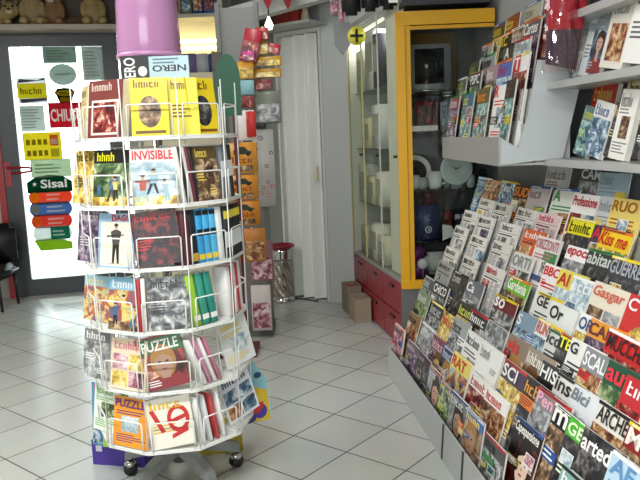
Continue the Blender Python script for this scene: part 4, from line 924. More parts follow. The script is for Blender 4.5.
o = thing('figurine', 'small white and black figurine above the folding door', 'figurine', onledge(.385, .12), (0, 0, YAW_F))
mb = MB(); mb.lathe([(.03, 0), (.034, .04), (.022, .1), (.03, .14), (.02, .17), (0, .18)], mat('d8ccb8', .5), 16); mb.build('body', o); mb = MB(); mb.ell((0, 0, .2), (.026, .026, .032), mat('17181a', .5)); mb.build('hair', o)
for (s_, c, lab) in [(.08, '5a605c', 'dark grey bag left of the red boxes above folding door')]:
    o = thing('bag', lab, 'bag', onledge(s_-.08, .12), (0, 0, YAW_F)); mb = MB(); mb.rbox((-.11, -.06, 0), (.12, .07, .17), mat(c, .5, bump=.5), .04); mb.build('body', o)
# soffit beam across the far corner
p0 = atY(222, 26, 5.4); p1 = atY(334, -4, 5.25)
mb = MB(); d_ = (p1-p0).normalized()
vs = []
for p in (p0, p1):
    vs += [(p.x, p.y, p.z), (p.x, p.y, p.z+.12), (p.x, p.y+.15, p.z+.12), (p.x, p.y+.15, p.z)]
mb.add(vs, [(0, 1, 2, 3), (7, 6, 5, 4), (0, 4, 5, 1), (1, 5, 6, 2), (2, 6, 7, 3), (3, 7, 4, 0)], mat('c0c4c0', .5)); o = mb.build('trim_2', recalc=True); struct(o)
for (x, c, lab) in [(268, 'a01828', 'red pennant hanging from the ceiling above folding door'), (288, '8a1424', 'second red pennant hanging above the folding door')]:
    p = atY(x, 5, 5.1); o = thing('pennant', lab, 'pennant', p, (0, 0, .3), 'red pennants above the folding door')
    mb = MB(); mb.prism([(-.1, .18), (0, -.03), (.1, .18)], 1, 0, .01, mat(c, .6)); mb.build('cloth', o); mb = MB(); mb.tube([(0, .005, .18), (0, .005, CEIL-p.z)], .003, BLACK); mb.build('string', o)
# little spot lamp
p = atY(269, 25, 5.2); o = thing('lamp', 'small bright clip lamp left above the folding door', 'lamp', p)
mb = MB(); mb.lathe([(0, -.035), (.022, -.03), (.03, 0), (.012, .04), (.006, .06)], mat('fff6e8', .3, emit=6), 14); mb.build('bulb', o); mb = MB(); mb.tube([(0, 0, .055), (0, 0, .2), (.02, 0, CEIL-p.z)], .005, BLACK); mb.build('cord', o)

# ================================================================== silver umbrella stand
P = atZ(284, 301); us_ = thing('umbrella_stand', 'twisted silver umbrella stand with red rim by folding door', 'umbrella stand', (P.x, P.y, 0))
mb = MB(); mb.lathe([(.095, 0), (.1, .012), (.092, .03), (.083, .05)], CHROME, 32); mb.build('foot', us_)
prof = [(.082, .05+.3*i/40) for i in range(41)]
mb = MB(); mb.lathe([(r-.004*math.sin(PI*(z-.05)/.3), z) for r, z in prof], mat('b4aca4', .22, 1.), 64, None, lambda a, z, r: .006*math.cos(9*(a+z*7))*min(1, (z-.05)*30, max(0, (.35-z))*30)); mb.build('twisted_body', us_)
mb = MB(); mb.lathe([(.08, .35), (.076, .37), (.082, .42), (.084, .45), (.078, .45), (.07, .37), (.0, .36)], CHROME, 32); mb.build('neck', us_)
mb = MB(); mb.lathe([(.084, .45), (.108, .462), (.11, .475), (.1, .482), (.08, .47), (.078, .45)], mat('8a1824', .3), 32); mb.build('rim', us_)

# ================================================================== spinner rack
RX, RY = -.597, 2.67
RR = .30; NP = 10; A0 = R_(26.6)
TZ = [1.366, 1.133, .915, .690, .468, .248]
RACK = thing('spinner_rack', 'white wire spinner rack full of comics on castors', 'rack', (RX, RY, 0))
mb = MB(); mb.tube([(0, 0, .1), (0, 0, 1.56)], .018, CHROME, 12); mb.tube([(0, 0, .08), (0, 0, .26)], .032, mat('8a8c8e', .3, .8), 14); mb.build('pole', RACK)
legM = mat('7c7e7c', .45)
for k in range(5):
    a = R_(22+72*k); d = Vector((math.cos(a), math.sin(a), 0)); sd = Vector((-d.y, d.x, 0))
    mb = MB(); pts = [(.02, .028, .15), (.22, .019, .098)]
    vs = []
    for r_, hw, zc_ in [(.02, .032, .145), (.12, .028, .125), (.24, .02, .088)]:
        for sx, dz in ((-1, -.02), (1, -.02), (.7, .018), (-.7, .018)): vs.append((d*r_+sd*(hw*sx)+Vector((0, 0, zc_+dz)))[:])
    fs = [(0, 1, 2, 3), (11, 10, 9, 8)]
    for j in range(2): fs += [(j*4+i, j*4+4+i, j*4+4+(i+1) % 4, j*4+(i+1) % 4) for i in range(4)]
    mb.add(vs, fs, legM); mb.build('leg', RACK, recalc=True)
    mb = MB(); c = d*.228; mb.tube([(c.x, c.y, .05), (c.x, c.y, .075)], .009, CHROME, 8); mb.ell((c.x, c.y, .048), (.026, .026, .02), CHROME); cs = mb.build('caster', RACK)
    for q in (-1, 1):
        mb = MB(); M_ = Matrix.Translation((c.x, c.y, .028)) @ Matrix.Rotation(a+PI/2+.5, 4, 'Z') @ Matrix.Translation((0, 0, 0)) @ Matrix.Rotation(PI/2, 4, 'Y') @ Matrix.Translation((0, 0, q*.012-.008))
        mb.lathe([(0, 0), (.022, 0), (.028, .004), (.028, .012), (.022, .016), (0, .016)], mat('1c1c1e', .4), 18, M_); mb.build('wheel', cs)
for k in range(NP):
    mb = MB(); mb.tube([(RX*0+math.sin(A0+2*PI*k/NP)*RR, -math.cos(A0+2*PI*k/NP)*RR, z) for z in (.245, .9, 1.56)], .0023, WIRE, 6); mb.build('upright_wire', RACK)
PW = 2*RR*math.sin(PI/NP)
def pocket(k): return A0-PI/NP-2*PI/NP*k       # centre angle; 0 faces the room, positive to the right
def rp(a, rho, z=0., side=0.): return Vector((math.sin(a)*rho+math.cos(a)*side, -math.cos(a)*rho+math.sin(a)*side, z))
APO = RR*math.cos(PI/NP)
for ti, z in enumerate(TZ):
    h = .105
    mb = MB(); tr = .0028; n_ = NP
    for rho, zz in ((RR, z), (RR-.075, z)):
        mb.tube([rp(A0+2*PI*k/NP, rho, zz) for k in range(NP)], tr, WIRE, 5, None, True)
    for k in range(NP):
        mb.tube([rp(A0+2*PI*k/NP, RR, z), rp(A0+2*PI*k/NP, RR-.075, z), rp(A0+2*PI*k/NP, RR-.085, z+.2), rp(A0+2*PI*k/NP, .03, z+.2)], tr, WIRE, 5)
    tier = mb.build('wire_tier', RACK)
    mb = MB()
    for k in range(NP):
        a = pocket(k); hw = PW*.5
        mb.add([rp(a, APO-.002, z-.002, -hw)[:], rp(a, APO-.002, z-.002, hw)[:], rp(a, APO-.072, z-.002, hw*.76)[:], rp(a, APO-.072, z-.002, -hw*.76)[:]], [(0, 1, 2, 3)], mat('dcded8', .4))
        mb.add([rp(a, APO+.001, z-.010, -hw)[:], rp(a, APO+.001, z-.010, hw)[:], rp(a, APO+.001, z+.004, hw)[:], rp(a, APO+.001, z+.004, -hw)[:]], [(0, 1, 2, 3)], WIRE)
    mb.build('shelf_rim', tier)
    for k in range(NP):
        a = pocket(k); hw = PW*.40; mb = MB()
        mb.tube([rp(a, APO+.003, z, -hw), rp(a, APO+.004, z+h, -hw), rp(a, APO+.004, z+h+.004, -hw+.006), rp(a, APO+.004, z+h+.004, hw-.006), rp(a, APO+.004, z+h, hw), rp(a, APO+.003, z, hw)], tr, WIRE, 5)
        mb.build('pocket_wire', tier)
K_FR, K_FL, K_L, K_R, K_RB = 0, 1, 2, 9, 8
def inrack(ti, k, name, lab, cat, w, h, t, bg, title, tcol, kind, pal, dep=.010, side=0., lean=0., tilt=9., dz=0., yaw=0., spine=None, **kw):
    a = pocket(k); h = min(h, .2-.004*ti) if ti else h
    P = Vector((RX, RY, 0))+rp(a, APO-dep, TZ[ti]+.002+dz+abs(math.sin(lean))*w/2, side)
    return printed(name, lab, cat, P, (-R_(tilt), lean, a+yaw), w, h, t, bg, title, tcol, kind, pal, 'comics and magazines on the spinner rack', spine=spine, **kw)
I = inrack
# --- first tier
I(0, K_FL, 'comic_book', 'red-brown book with framed picture on top tier, left', 'comic', .155, .2, .035, '7c3a34', '', 'e0c8b8', 'w', 'red', spine='d0c090', band=.22)
I(0, K_FR, 'comic_book', 'yellow book with oval brown photograph on top tier', 'comic', .125, .2, .03, 'e8d020', '', '6a4a10', 'o', 'brown', band=.2, side=.0)
I(0, K_R, 'comic_book', 'thick yellow book with dark picture, right side of top tier', 'comic', .12, .2, .03, 'e0c818', '', '7a4a10', 'o', 'dark', side=.03)
I(0, K_R, 'comic_book', 'pale yellow book standing behind the thick yellow one, top tier', 'comic', .1, .2, .02, 'ece050', '', '7a4a10', 'x', 'brown', side=-.05, yaw=-.5, dep=.02)
I(0, K_L, 'comic_book', 'cream book at left edge of top tier', 'comic', .14, .19, .03, 'd8cc90', '', '8a7a40', 'g', 'yellow')
# --- second tier
I(1, K_FL, 'comic_book', 'comic with black left half and yellow lettering, second tier', 'comic', .16, .215, .012, '1c1e1c', '', 'e8e020', 'c', 'green')
I(1, K_FR, 'comic_book', 'white comic with red title and riding figures, second tier', 'comic', .16, .215, .012, 'eeeae2', 'INVISIBLE', 'd02028', 'c', 'lightblue')
I(1, K_L, 'comic_book', 'yellow-green comic at left edge of second tier', 'comic', .15, .2, .012, 'c4bc5c', '', '3a4020', 'P', 'yellow', yaw=.5, side=-.035)
I(1, K_R, 'comic_book', 'gold and black magazine on right side of second tier', 'comic', .10, .22, .008, '5a4a2c', '', 'e8d060', 'p', 'brown', side=.03)
# spines shown to the room: thin volumes turned edge on
def edge(ti, k, side, w, h, t, c, lab, lean=0., c2=None, dep=.012, dz=0.):
    a = pocket(k); h = min(h, .2-.004*ti) if ti else h; P = Vector((RX, RY, 0))+rp(a, APO-dep, TZ[ti]+.002+dz+abs(math.sin(lean))*t/2, side)
    o = thing('comic_volume', lab, 'book', P, (-R_(4), lean, a-(.5 if k == K_RB else 0)), 'volumes standing spine out on the spinner rack')
    mb = MB(); mb.rbox((-t/2, 0, 0), (t/2, w, h), mat(c, .4), .0015, None, 1)
    mb.build('cover', o)
    mb = MB(); mb.box((-t/2+.0015, .002, h), (t/2-.0015, w-.002, h+.0006), PAPER); mb.build('page_block', o)
    if c2:
        mb = MB()
        for c_, z0, z1 in c2:
            mb = MB(); mb.box((-t*.5-.0002, -.0004, h*z0), (t*.5+.0002, .0, h*z1), mat(c_, .4)); mb.build('spine_band', o)
    return o
BLK = [('17181a', .88, .97), ('17181a', .5, .62)]
for i, (c, lab) in enumerate([('e6e4de', 'white-spined volume first from left, right side of second tier'), ('2a2a30', 'black-spined volume second from left, right side of second tier'), ('dcd8d4', 'white-spined volume third from left, right side of second tier'), ('7a3440', 'maroon-spined volume fourth from left, right side of second tier'), ('22242a', 'black-spined volume fifth from left, right side of second tier')]):
    edge(1, K_R, -.075+.014*i, .06, .215, .011, c, lab, -.1)
for i, (c, lab) in enumerate([('7c8084', 'grey-spined volume first from left at back right of second tier'), ('9ca0a4', 'light grey-spined volume second from left at back right, second tier'), ('c8cccc', 'silver-spined volume third from left at back right, second tier'), ('3c4046', 'dark-spined volume fourth from left at back right, second tier'), ('24262c', 'black-spined volume fifth from left at back right, second tier')]):
    edge(1, K_RB, -.06+.024*i, .06, .21, .018, c, lab, 0, [('d8dadc', .4, .7)])
# --- third tier
I(2, K_FL, 'comic_book', 'pale blue-bordered comic with standing figure, third tier', 'comic', .165, .22, .012, '9cc0dc', 'DAGO', 'c02828', 's', 'brown', band=.17, tx=.38, tw=.55)
I(2, K_FR, 'comic_book', 'tilted black comic with red drawing, third tier', 'comic', .16, .22, .012, '14090c', '', 'c82028', 'P', 'redblack', lean=-.1, band=.2, tw=.7)
I(2, K_L, 'comic_book', 'mauve-grey comic at left edge of third tier', 'comic', .16, .2, .012, '8a7c94', '', 'e0d8e0', 'P', 'purple', yaw=.5, side=-.035)
for i, (c, lab, bb) in enumerate([('5a2a34', 'maroon volume leftmost of spines on third tier', None), ('1a1c22', 'black volume right of the maroon one, third tier', [('c8a030', .05, .2)]), ('3ca0d8', 'sky-blue volume first of three on third tier', BLK+[('e8c830', .06, .16)]), ('48b0e0', 'sky-blue volume second of three on third tier', BLK+[('e8c830', .06, .16)]), ('58b8e4', 'sky-blue volume third of three on third tier', BLK+[('e8c830', .06, .16)]), ('e4e6e4', 'white volume right of the sky-blue ones, third tier', None)]):
    edge(2, K_R, -.078+.029*i, .08, .21, .024 if i else .03, c, lab, 0, bb)
for i in range(5):
    edge(2, K_RB, -.075+.034*i, .08, .195, .028, ['2a2e34', '23272c', '1c2024', '282c30', '202428'][i], f'black video case with yellow top stripes, {ORD[i+1]} from left on third tier', 0, [('e0d040', .75, .9), ('d8dadc', .2, .5)], dep=.004)
# --- fourth tier
I(3, K_FL, 'comic_book', 'bright cartoon comic with pale blue sky, fourth tier', 'comic', .155, .215, .012, '8cc4dc', '', 'f0f0f0', 'c', 'toon', side=.02)
I(3, K_FR, 'comic_book', 'grey black-and-white comic on fourth tier', 'comic', .145, .2, .012, 'bcbcb8', '', '2a2a2a', 'P', 'bw', side=.015)
I(3, K_L, 'comic_book', 'light blue comic at left edge of fourth tier', 'comic', .15, .17, .012, '9cc4d4', '', 'e8e0a0', 'p', 'toon', yaw=.5, side=-.035)
for i, (c, lab) in enumerate([('b03038', 'red-spined volume left of the grey comic, fourth tier'), ('ece8e2', 'white-spined volume left of the grey comic, fourth tier')]):
    edge(3, K_FR, -.085+.016*i, .07, .2, .014, c, lab, .0, None, .005)
for i, (c, lab) in enumerate([('a0d03c', 'lime green volume leaning on fourth tier'), ('3c9c84', 'teal volume first after the lime one, fourth tier'), ('2c8c7c', 'teal volume second after the lime one, fourth tier')]):
    edge(3, K_R, -.055+.036*i, .08, .215, .027, c, lab, -.1, [('f0f0e8', .1, .2)])
for i, (c, lab) in enumerate([('ece8e6', 'white-spined volume first from left at back right, fourth tier'), ('c03840', 'red-spined volume second from left at back right, fourth tier'), ('e8e4e2', 'white-spined volume third from left at back right, fourth tier'), ('d84848', 'red-spined volume fourth from left at back right, fourth tier'), ('f0eeea', 'white-spined volume fifth from left at back right, fourth tier')]):
    edge(3, K_RB, -.075+.034*i, .07, .2, .022, c, lab, 0)
# --- fifth tier
I(4, K_FL, 'magazine', 'pink and cream quiz magazine on fifth tier', 'magazine', .165, .22, .010, 'ecdcc0', '', 'd8788c', 'b', 'pink', side=.01)
I(4, K_FR, 'magazine', 'red and green puzzle magazine leaning on fifth tier', 'magazine', .15, .215, .008, '2a6a34', 'PUZZLE', 'f0f0e8', 'f', 'red', lean=-.16, band=.3, tbox=None)
I(4, K_FR, 'magazine', 'red magazine behind the green puzzle one, fifth tier', 'magazine', .15, .235, .008, 'b82028', '', 'f0e8e8', 'x', 'red', lean=-.16, dep=.03, side=-.015, band=.16)
I(4, K_L, 'magazine', 'grey and white book at left edge of fifth tier', 'magazine', .15, .2, .02, '7c8080', '', 'e8e8e4', 'p', 'grey', dep=-.01, yaw=.5, side=-.035)
for i, (c, lab) in enumerate([('eceae6', 'white booklet leaning first from left, right side of fifth tier'), ('c890a8', 'pink-edged booklet leaning second from left, right side of fifth tier'), ('f0eeea', 'white booklet leaning third from left, right side of fifth tier'), ('b87890', 'pink-edged booklet leaning fourth from left, right side of fifth tier')]):
    edge(4, K_R, -.04+.022*i, .09, .19, .012, c, lab, -.32)
I(4, K_RB, 'magazine', 'pale magazine with yellow dots at back right, fifth tier', 'magazine', .15, .22, .008, 'dfe4e2', '', 'e0c850', 'g', 'lightblue', lean=-.15, yaw=-.55, side=.02)
# --- sixth tier
I(5, K_FL, 'magazine', 'orange-headed puzzle magazine on the lowest tier', 'magazine', .165, .22, .008, 'f0a030', 'PUZZLE', '6a3078', 'g', 'lightblue', band=.24)
I(5, K_FR, 'magazine', 'white and yellow magazine with red marker and ring, lowest tier', 'magazine', .16, .205, .008, 'ece8d8', '', 'e0b820', 'x', 'yellow', lean=-.1, band=.26)
I(5, K_L, 'magazine', 'white and green magazine at left edge of lowest tier', 'magazine', .15, .19, .008, 'e4ece0', '', '6cb050', 'g', 'green', yaw=.5, side=-.035)
for i, (c, lab) in enumerate([('eceeec', 'white booklet leaning first from left, right side of lowest tier'), ('e4e6e4', 'white booklet leaning second from left, right side of lowest tier'), ('c04848', 'red-backed booklet leaning third from left, right side of lowest tier'), ('f0f0ee', 'white booklet leaning fourth from left, right side of lowest tier')]):
    edge(5, K_R, -.06+.03*i, .09, .2, .01, c, lab, -.12)
I(5, K_RB, 'magazine', 'navy and white magazine with yellow disc at back right, lowest tier', 'magazine', .16, .2, .008, 'dfe2e8', '', '28346a', 'b', 'cool', lean=-.2, yaw=-.55, side=.02)
# ring and marker on the white/yellow magazine belong to its cover
mg = [o for o in bpy.data.objects if o.get('label', '').startswith('white and yellow magazine with red marker')][0]
mb = MB(); rd = mat('c82828', .35)
for k in range(20):
    a, b_ = 2*PI*k/20, 2*PI*(k+1)/20
    mb.pg([(.03+.04*math.cos(a), .1+.05*math.sin(a)), (.03+.04*math.cos(b_), .1+.05*math.sin(b_)), (.03+.026*math.cos(b_), .1+.034*math.sin(b_)), (.03+.026*math.cos(a), .1+.034*math.sin(a))], rd, 5)
mb.pg([(.003, .085), (.06, .1), (.06, .115), (.003, .1)], rd, 6); mb.pg([(-.07, .14), (-.055, .145), (-.02, .06), (-.035, .055)], rd, 5); mb.pg([(.0, .03), (.06, .05), (.06, .065), (.0, .045)], rd, 6)
mb.build('marker_print', mg)

# upright books and bucket on top of the rack
def topbook(lab, x0, y0, x1, y1, Y, col, kind, txt, tcol, rot):
    a = atY(x0, y1, Y); c = atY(x1, y0, Y); w, h = c.x-a.x, c.z-a.z
    r = thing('comic_volume', lab, 'book', ((a.x+c.x)/2, Y, a.z), (0, 0, 0), 'books under the pink bucket')
    mb = MB(); mb.box((-w/2, 0, 0), (w/2, .012, h), mat(col, .4)); mb.build('cover', r)
    mb = MB()
    if rot == 90: letters(mb, txt, -.2*w-.44*h, .5*h-.19*w, h*.88, w*.38, mat(tcol, .4), 4, True, PI/2); mb.el(w*.22, h*.5, w*.15, h*.16, mat(tcol, .4), 4)
    else: letters(mb, txt, -w*.42, h*.34, w*.85, h*.28, mat(tcol, .4), 4, True, PI); bars(mb, -w*.4, h*.65, w*.4, h*.95, 2, mat('5c7c88', .4), 4)
    mb.build('title', r); return r
topbook('black book with white upright capitals under the pink bucket', 122, 55, 150, 88, RY-.16, '16171a', '', 'NERO', 'eceae6', 90)
topbook('light blue book with upside-down black capitals under the bucket', 150, 55, 188, 80, RY-.17, 'b4d0d8', '', 'NERO', '16181a', 180)
mb = MB(); mb.box((-.15, -.15, 1.56), (.12, .12, 1.572), WIRE); mb.tube([(0, 0, 1.5), (0, 0, 1.66), (0, 0, 1.70)], .02, CHROME, 10); mb.build('top_plate', RACK)
zb0 = atY(150, 55, RY-.14).z; zb1 = zb0+.36
bk = thing('bucket', 'pink translucent plastic bucket on top of the spinner rack', 'bucket', (RX-.005, RY, zb0))
mb = MB(); pk = mat('c48cba', .2, trans=.1, coat=.4)
mb.lathe([(.110, .0), (.114, 0), (.117, .006), (.104, .35), (.098, .36), (0, .362), (0, .355), (.096, .352), (.110, .006)], pk, 48); mb.build('bucket_wall', bk)
mb = MB(); mb.lathe([(.1165, .003), (.121, .006), (.121, .016), (.1165, .02)], mat('c890bc', .25), 40); mb.build('rim', bk)
mb = MB(); mb.tube([(0, 0, 1.70), (0, 0, zb0+.002)], .02, CHROME, 10); mb.lathe([(0, zb0-.012), (.1, zb0-.012), (.1, zb0-.001), (0, zb0-.001)], WIRE, 24); mb.build('top_disc', RACK)

# ---- cardboard items standing round the foot of the rack
def card(name, lab, cat, px, py0, py1, pw, Y, col, pal, yaw=0., th=.004, group=None, shape=None, tilt=-.04, base=None):
    a = atY(px-pw/2, py1, Y); c = atY(px+pw/2, py0, Y); w, h = c.x-a.x, c.z-a.z
    zf = a.z if base is None else base
    r = thing(name, lab, cat, ((a.x+c.x)/2, Y, zf), (tilt, 0, yaw), group); h = c.z-zf
    poly = shape(w, h) if shape else [(-w/2, 0), (w/2, 0), (w/2, h), (-w/2, h)]
    mb = MB(); mb.prism(poly, 1, 0, th, mat(col, .4)); mb.build('card', r)
    return r, w, h
G = 'cardboard packs round the foot of the spinner rack'
r, w, h = card('toy_card', 'large blue and yellow toy card right of the rack foot', 'toy card', 252, 361, 424, 36, RY+.18, '8cc4d0', 'toon', .35, group=G, shape=lambda w, h: [(-w*.5, 0), (w*.5, h*.02), (w*.42, h*.66), (w*.1, h*.98), (-w*.3, h), (-w*.5, h*.8)])
mb = MB(); mb.pg([(-w*.48, 0), (w*.46, h*.02), (w*.42, h*.5), (-w*.1, h*.62), (-w*.48, h*.5)], mat('d8b838', .4), 1)
for (x, z, rx, rz, c) in [(.05, .3, .24, .16, 'c83028'), (-.2, .38, .18, .12, 'b02838'), (.2, .18, .18, .12, '4a3898'), (-.15, .1, .25, .1, '3c3484'), (.22, .42, .12, .1, 'e0c038'), (-.05, .45, .12, .09, 'e8b890'), (-.3, .2, .1, .1, '3c8c50')]: mb.el(w*x, h*z, w*rx, h*rz, mat(c, .4), 2+int(z*9))
mb.el(w*.18, h*.76, w*.1, h*.05, mat('2a4a6a', .4), 3); mb.build('print', r)
mb = MB(); mb.prism([(-.02, h*.0), (.02, 0), (.005, h*.6), (-.005, h*.6)], 1, .004, .008, mat('b8a888', .8)); mb.box((-.02, .004, 0), (.02, .10, .004), mat('b8a888', .8)); mb.build('strut', r)
r, w, h = card('toy_card', 'blue and green toy card left of the rack foot', 'toy card', 104, 384, 446, 26, RY+.1, '5c9cc0', 'toon', -.3, group=G, tilt=-.1)
mb = MB(); mb.q(-w*.5, h*.02, w*.5, h*.4, pic('cool'), 1); mb.el(0, h*.25, w*.26, h*.2, mat('3c6cb0', .4), 2); mb.q(-w*.4, h*.86, w*.45, h*.98, mat('b8507c', .4), 2); mb.el(w*.1, h*.25, w*.14, h*.1, mat('e0e4e0', .4), 4); mb.build('print', r)
r, w, h = card('toy_card', 'plain lime green card low at left of the rack foot', 'toy card', 114, 392, 448, 24, RY-.02, '9ccc58', 'green', -.2, group=G, tilt=-.1)
P0 = atY(122, 462, RY+.02)
r = thing('cardboard_tray', 'purple cardboard tray on the floor under the rack', 'tray', (atZ(124, 466).x, atZ(124, 466).y+.1, 0), (0, 0, -.22), None)
mb = MB(); pm = mat('4a3494', .45); w, d, h, t = .24, .2, .11, .004
mb.box((-w/2, -d/2, 0), (w/2, d/2, t), pm)
for a, b_ in (((-w/2, -d/2, t), (w/2, -d/2+t, h)), ((-w/2, d/2-t, t), (w/2, d/2, h)), ((-w/2, -d/2+t, t), (-w/2+t, d/2-t, h)), ((w/2-t, -d/2+t, t), (w/2, d/2-t, h))): mb.box(a, b_, pm)
mb.build('tray_body', r); mb = MB()
mb.add([(x, -d/2-.001, z) for x, z in ((-w*.42, h*.55), (-w*.3, h*.55), (-w*.3, h*.8), (-w*.42, h*.8))], [(0, 1, 2, 3)], mat('d8d4e4', .4)); mb.build('label_patch', r)
r = thing('cardboard_pack', 'yellow pack on the floor behind the rack pole', 'pack', (RX+.12, RY+.24, 0), (0, 0, .2), None)
mb = MB(); mb.rbox((-.11, -.03, 0), (.1, .03, .14), mat('d8c040', .4), .004); mb.build('body', r); mb = MB(); mb.q(-.09, .02, .08, .12, pic('multi'), 102); mb.build('print', r)

# ================================================================== hanging display behind the rack
YD = 4.75
pnl = thing('peg_stand', 'grey standing peg panel with hanging packs beside folding door', 'peg stand', (0, 0, 0))
pa = atY(231, 280, YD+.08); pb = atY(263, 110, YD+.08)
pnl.location = ((pa.x+pb.x)/2, YD+.08, 0); pw_ = (pb.x-pa.x)
mb = MB(); mb.box((-pw_/2, 0, .05), (pw_/2, .02, 2.22), mat('7a7c78', .6)); mb.build('panel', pnl)
mb = MB(); mb.box((-pw_/2, -.03, 0), (-pw_/2+.03, .05, 2.25), mat('6a6c6a', .5)); mb.box((pw_/2-.03, -.03, 0), (pw_/2, .05, 2.25), mat('6a6c6a', .5)); mb.box((-pw_/2, -.14, 0), (pw_/2, .18, .05), mat('6a6c6a', .5)); mb.build('frame', pnl)
def pack(lab, x0, y0, x1, y1, Y, col, pal, txt='', tcol='5a1c14', rot=0., name='hanging_pack', th=.02, bandc=None, kind='pic', yaw=0.):
    a = atY(x0, y1, Y); c = atY(x1, y0, Y); w, h = c.x-a.x, c.z-a.z
    r = thing(name, lab, 'pack', ((a.x+c.x)/2, Y, a.z), (0, rot, yaw), 'packs hanging behind the spinner rack')
    mb = MB(); mb.rbox((-w/2, 0, 0), (w/2, th, h), mat(col, .35), .003, None, 1); mb.build('pack_body', r)
    mb = MB()
    if kind == 'pic': mb.q(-w*.44, h*.06, w*.44, h*.62, pic(pal, 24), 2)
    if kind == 'car':
        dk = mat('2e3a2c', .4); mb.pg([(-w*.3, h*.62), (w*.3, h*.62), (w*.34, h*.7), (w*.2, h*.74), (w*.1, h*.86), (-w*.16, h*.86), (-w*.3, h*.75)], dk, 2)
        for q in (-.2, .2): mb.el(w*q, h*.62, w*.07, h*.06, BLACK, 4)
        mb.q(-w*.3, h*.06, w*.35, h*.26, pic('brown', 24), 2); mark(mb, -w*.36, h*.34, w*.36, h*.54, mat(tcol, .4), 6, rnd)
    if kind == 'flower':
        for i in range(12):
            x, z = rnd.uniform(-.4, .4)*w, rnd.uniform(.05, .95)*h; mb.el(x, z, w*.09, w*.09, mat(rnd.choice(['a86470', '6a6a6c', '8c5a64', '55585a']), .5), 2)
            mb.el(x, z, w*.04, w*.04, mat('dcd6d4', .5), 4)
    if bandc: mb.q(-w*.5, h*.7, w*.5, h*.98, mat(bandc, .4), 3)
    if txt: letters(mb, txt, -w*.38, h*(.3 if kind == 'car' else .72), w*.76, h*(.26 if kind == 'car' else .2), mat(tcol, .4), 6)
    if mb.f: mb.build('print', r)
    mb = MB(); mb.tube([(0, .01, h-.01), (0, .02, h+.012), (0, max(.02, YD+.08-Y), h+.012)], .003, CHROME, 5); mb.build('hook', r)
    return r
pack('tall red pack tilted at upper left of the peg panel', 239, 28, 255, 62, YD-.1, 'a02434', 'red', rot=.25)
pack('small red pack right of the tilted red one, panel top', 256, 27, 268, 40, YD-.08, '9a3028', 'red')
pack('yellow-brown clear pack below the small red one', 252, 38, 268, 55, YD-.06, '8c7a3c', 'yellow')
pack('red and white pack just left of the folding door top', 264, 43, 279, 54, YD-.05, 'a82c38', 'red', rot=.2)
pack('magenta round pack at left of the yellow packs', 243, 51, 254, 61, YD-.16, 'c03888', 'pink')
pack('upper wide yellow pack beside the folding door', 254, 56, 281, 66.5, YD-.06, 'b88c20', 'yellow')
pack('lower wide yellow pack beside the folding door', 254, 68, 281, 78, YD-.06, 'b08018', 'yellow')
pack('orange-yellow lettered pack left of wide yellow packs', 238, 61, 253, 79, YD-.14, 'd89824', 'yellow', '', '3a2410')
pack('light blue pack below the orange lettered one', 239, 80, 253.5, 95, YD-.14, '8cbcc4', 'lightblue', kind='')
pack('brownish red pack below the lower yellow pack', 255, 79, 272, 90, YD-.06, '7a3c34', 'red')
pack('grey silver pack hanging under the brownish red pack', 255, 91, 280, 124, YD-.06, '74786c', 'grey')
pack('small dark red pack below the light blue one', 239, 96, 254, 108, YD-.14, '8a3834', 'red')
pack('white pack with red right edge above orange boxes', 235, 110, 254, 141, YD-.2, 'eceae8', 'grey', kind='', bandc=None)
pack('bright red strip pack at the right of the white pack', 247, 111, 255, 137, YD-.22, 'c82c28', 'red', kind='')
pack('upper orange box with car picture behind the rack', 229, 142, 256, 174, YD-.3, 'd8942c', 'warm', '', '8a2a14', th=.06, kind='car')
pack('middle orange box with car picture behind the rack', 229, 174.5, 257, 200, YD-.3, 'd88c24', 'warm', '', '8a2a14', th=.06, kind='car')
pack('lowest orange box with car picture behind the rack', 230, 200.5, 259, 226, YD-.3, 'd08420', 'warm', '', '8a2a14', th=.06, kind='car')
pack('tall pale poster pack with pink flowers beside folding door', 256, 129, 273, 207, YD-.04, 'b4b4b0', 'grey', kind='flower', th=.006)
pack('small black pack above the pale flower poster', 256, 122, 266, 129, YD-.05, '30302e', 'dark', kind='')
pack('orange and brown pack below the lowest orange box', 240, 228, 265, 262, YD-.3, 'b87428', 'warm')
pack('pink and dark picture pack below the flower poster', 251, 240, 272, 282, YD-.12, '8a6a70', 'pink')
pack('white-framed picture pack lowest on the peg panel', 253, 285, 270, 331, YD-.12, 'd0c8c4', 'pink')
# maroon upright of a narrow stand with dark green arched header, between rack and panel
P = atZ(249, 352); ms = thing('floor_display', 'narrow maroon floor display with dark green arched header', 'display', (P.x-.03, P.y, 0))
gz0, gz1 = atY(230, 116, P.y).z, atY(230, 54, P.y).z; gx0, gx1 = atY(216, 90, P.y).x-P.x+.03, atY(241, 90, P.y).x-P.x+.03
mb = MB(); mb.box((.012, -.01, 0), (.038, .02, gz0+.02), mat('5a1a28', .5)); mb.box((-.14, -.12, 0), (.09, .14, .03), mat('5a1a28', .5)); mb.build('upright', ms)
gw = gx1-gx0; mb = MB(); mb.prism([(gx0, gz0), (gx1, gz0)]+[(gx0+gw*(.5+.5*math.cos(t)), gz1-(gz1-gz0)*.4+(gz1-gz0)*.4*math.sin(t)) for t in [PI*k/12 for k in range(13)]], 1, -.018, -.010, mat('12543a', .4)); mb.build('header', ms)
mb = MB(); mb.prism([(gx0-.012, gz0), (gx0, gz0), (gx0, gz1-.1), (gx0+.05, gz1+.01), (gx0-.012, gz1+.02)], 1, -.014, .0, mat('4a4238', .5)); mb.build('edge', ms)

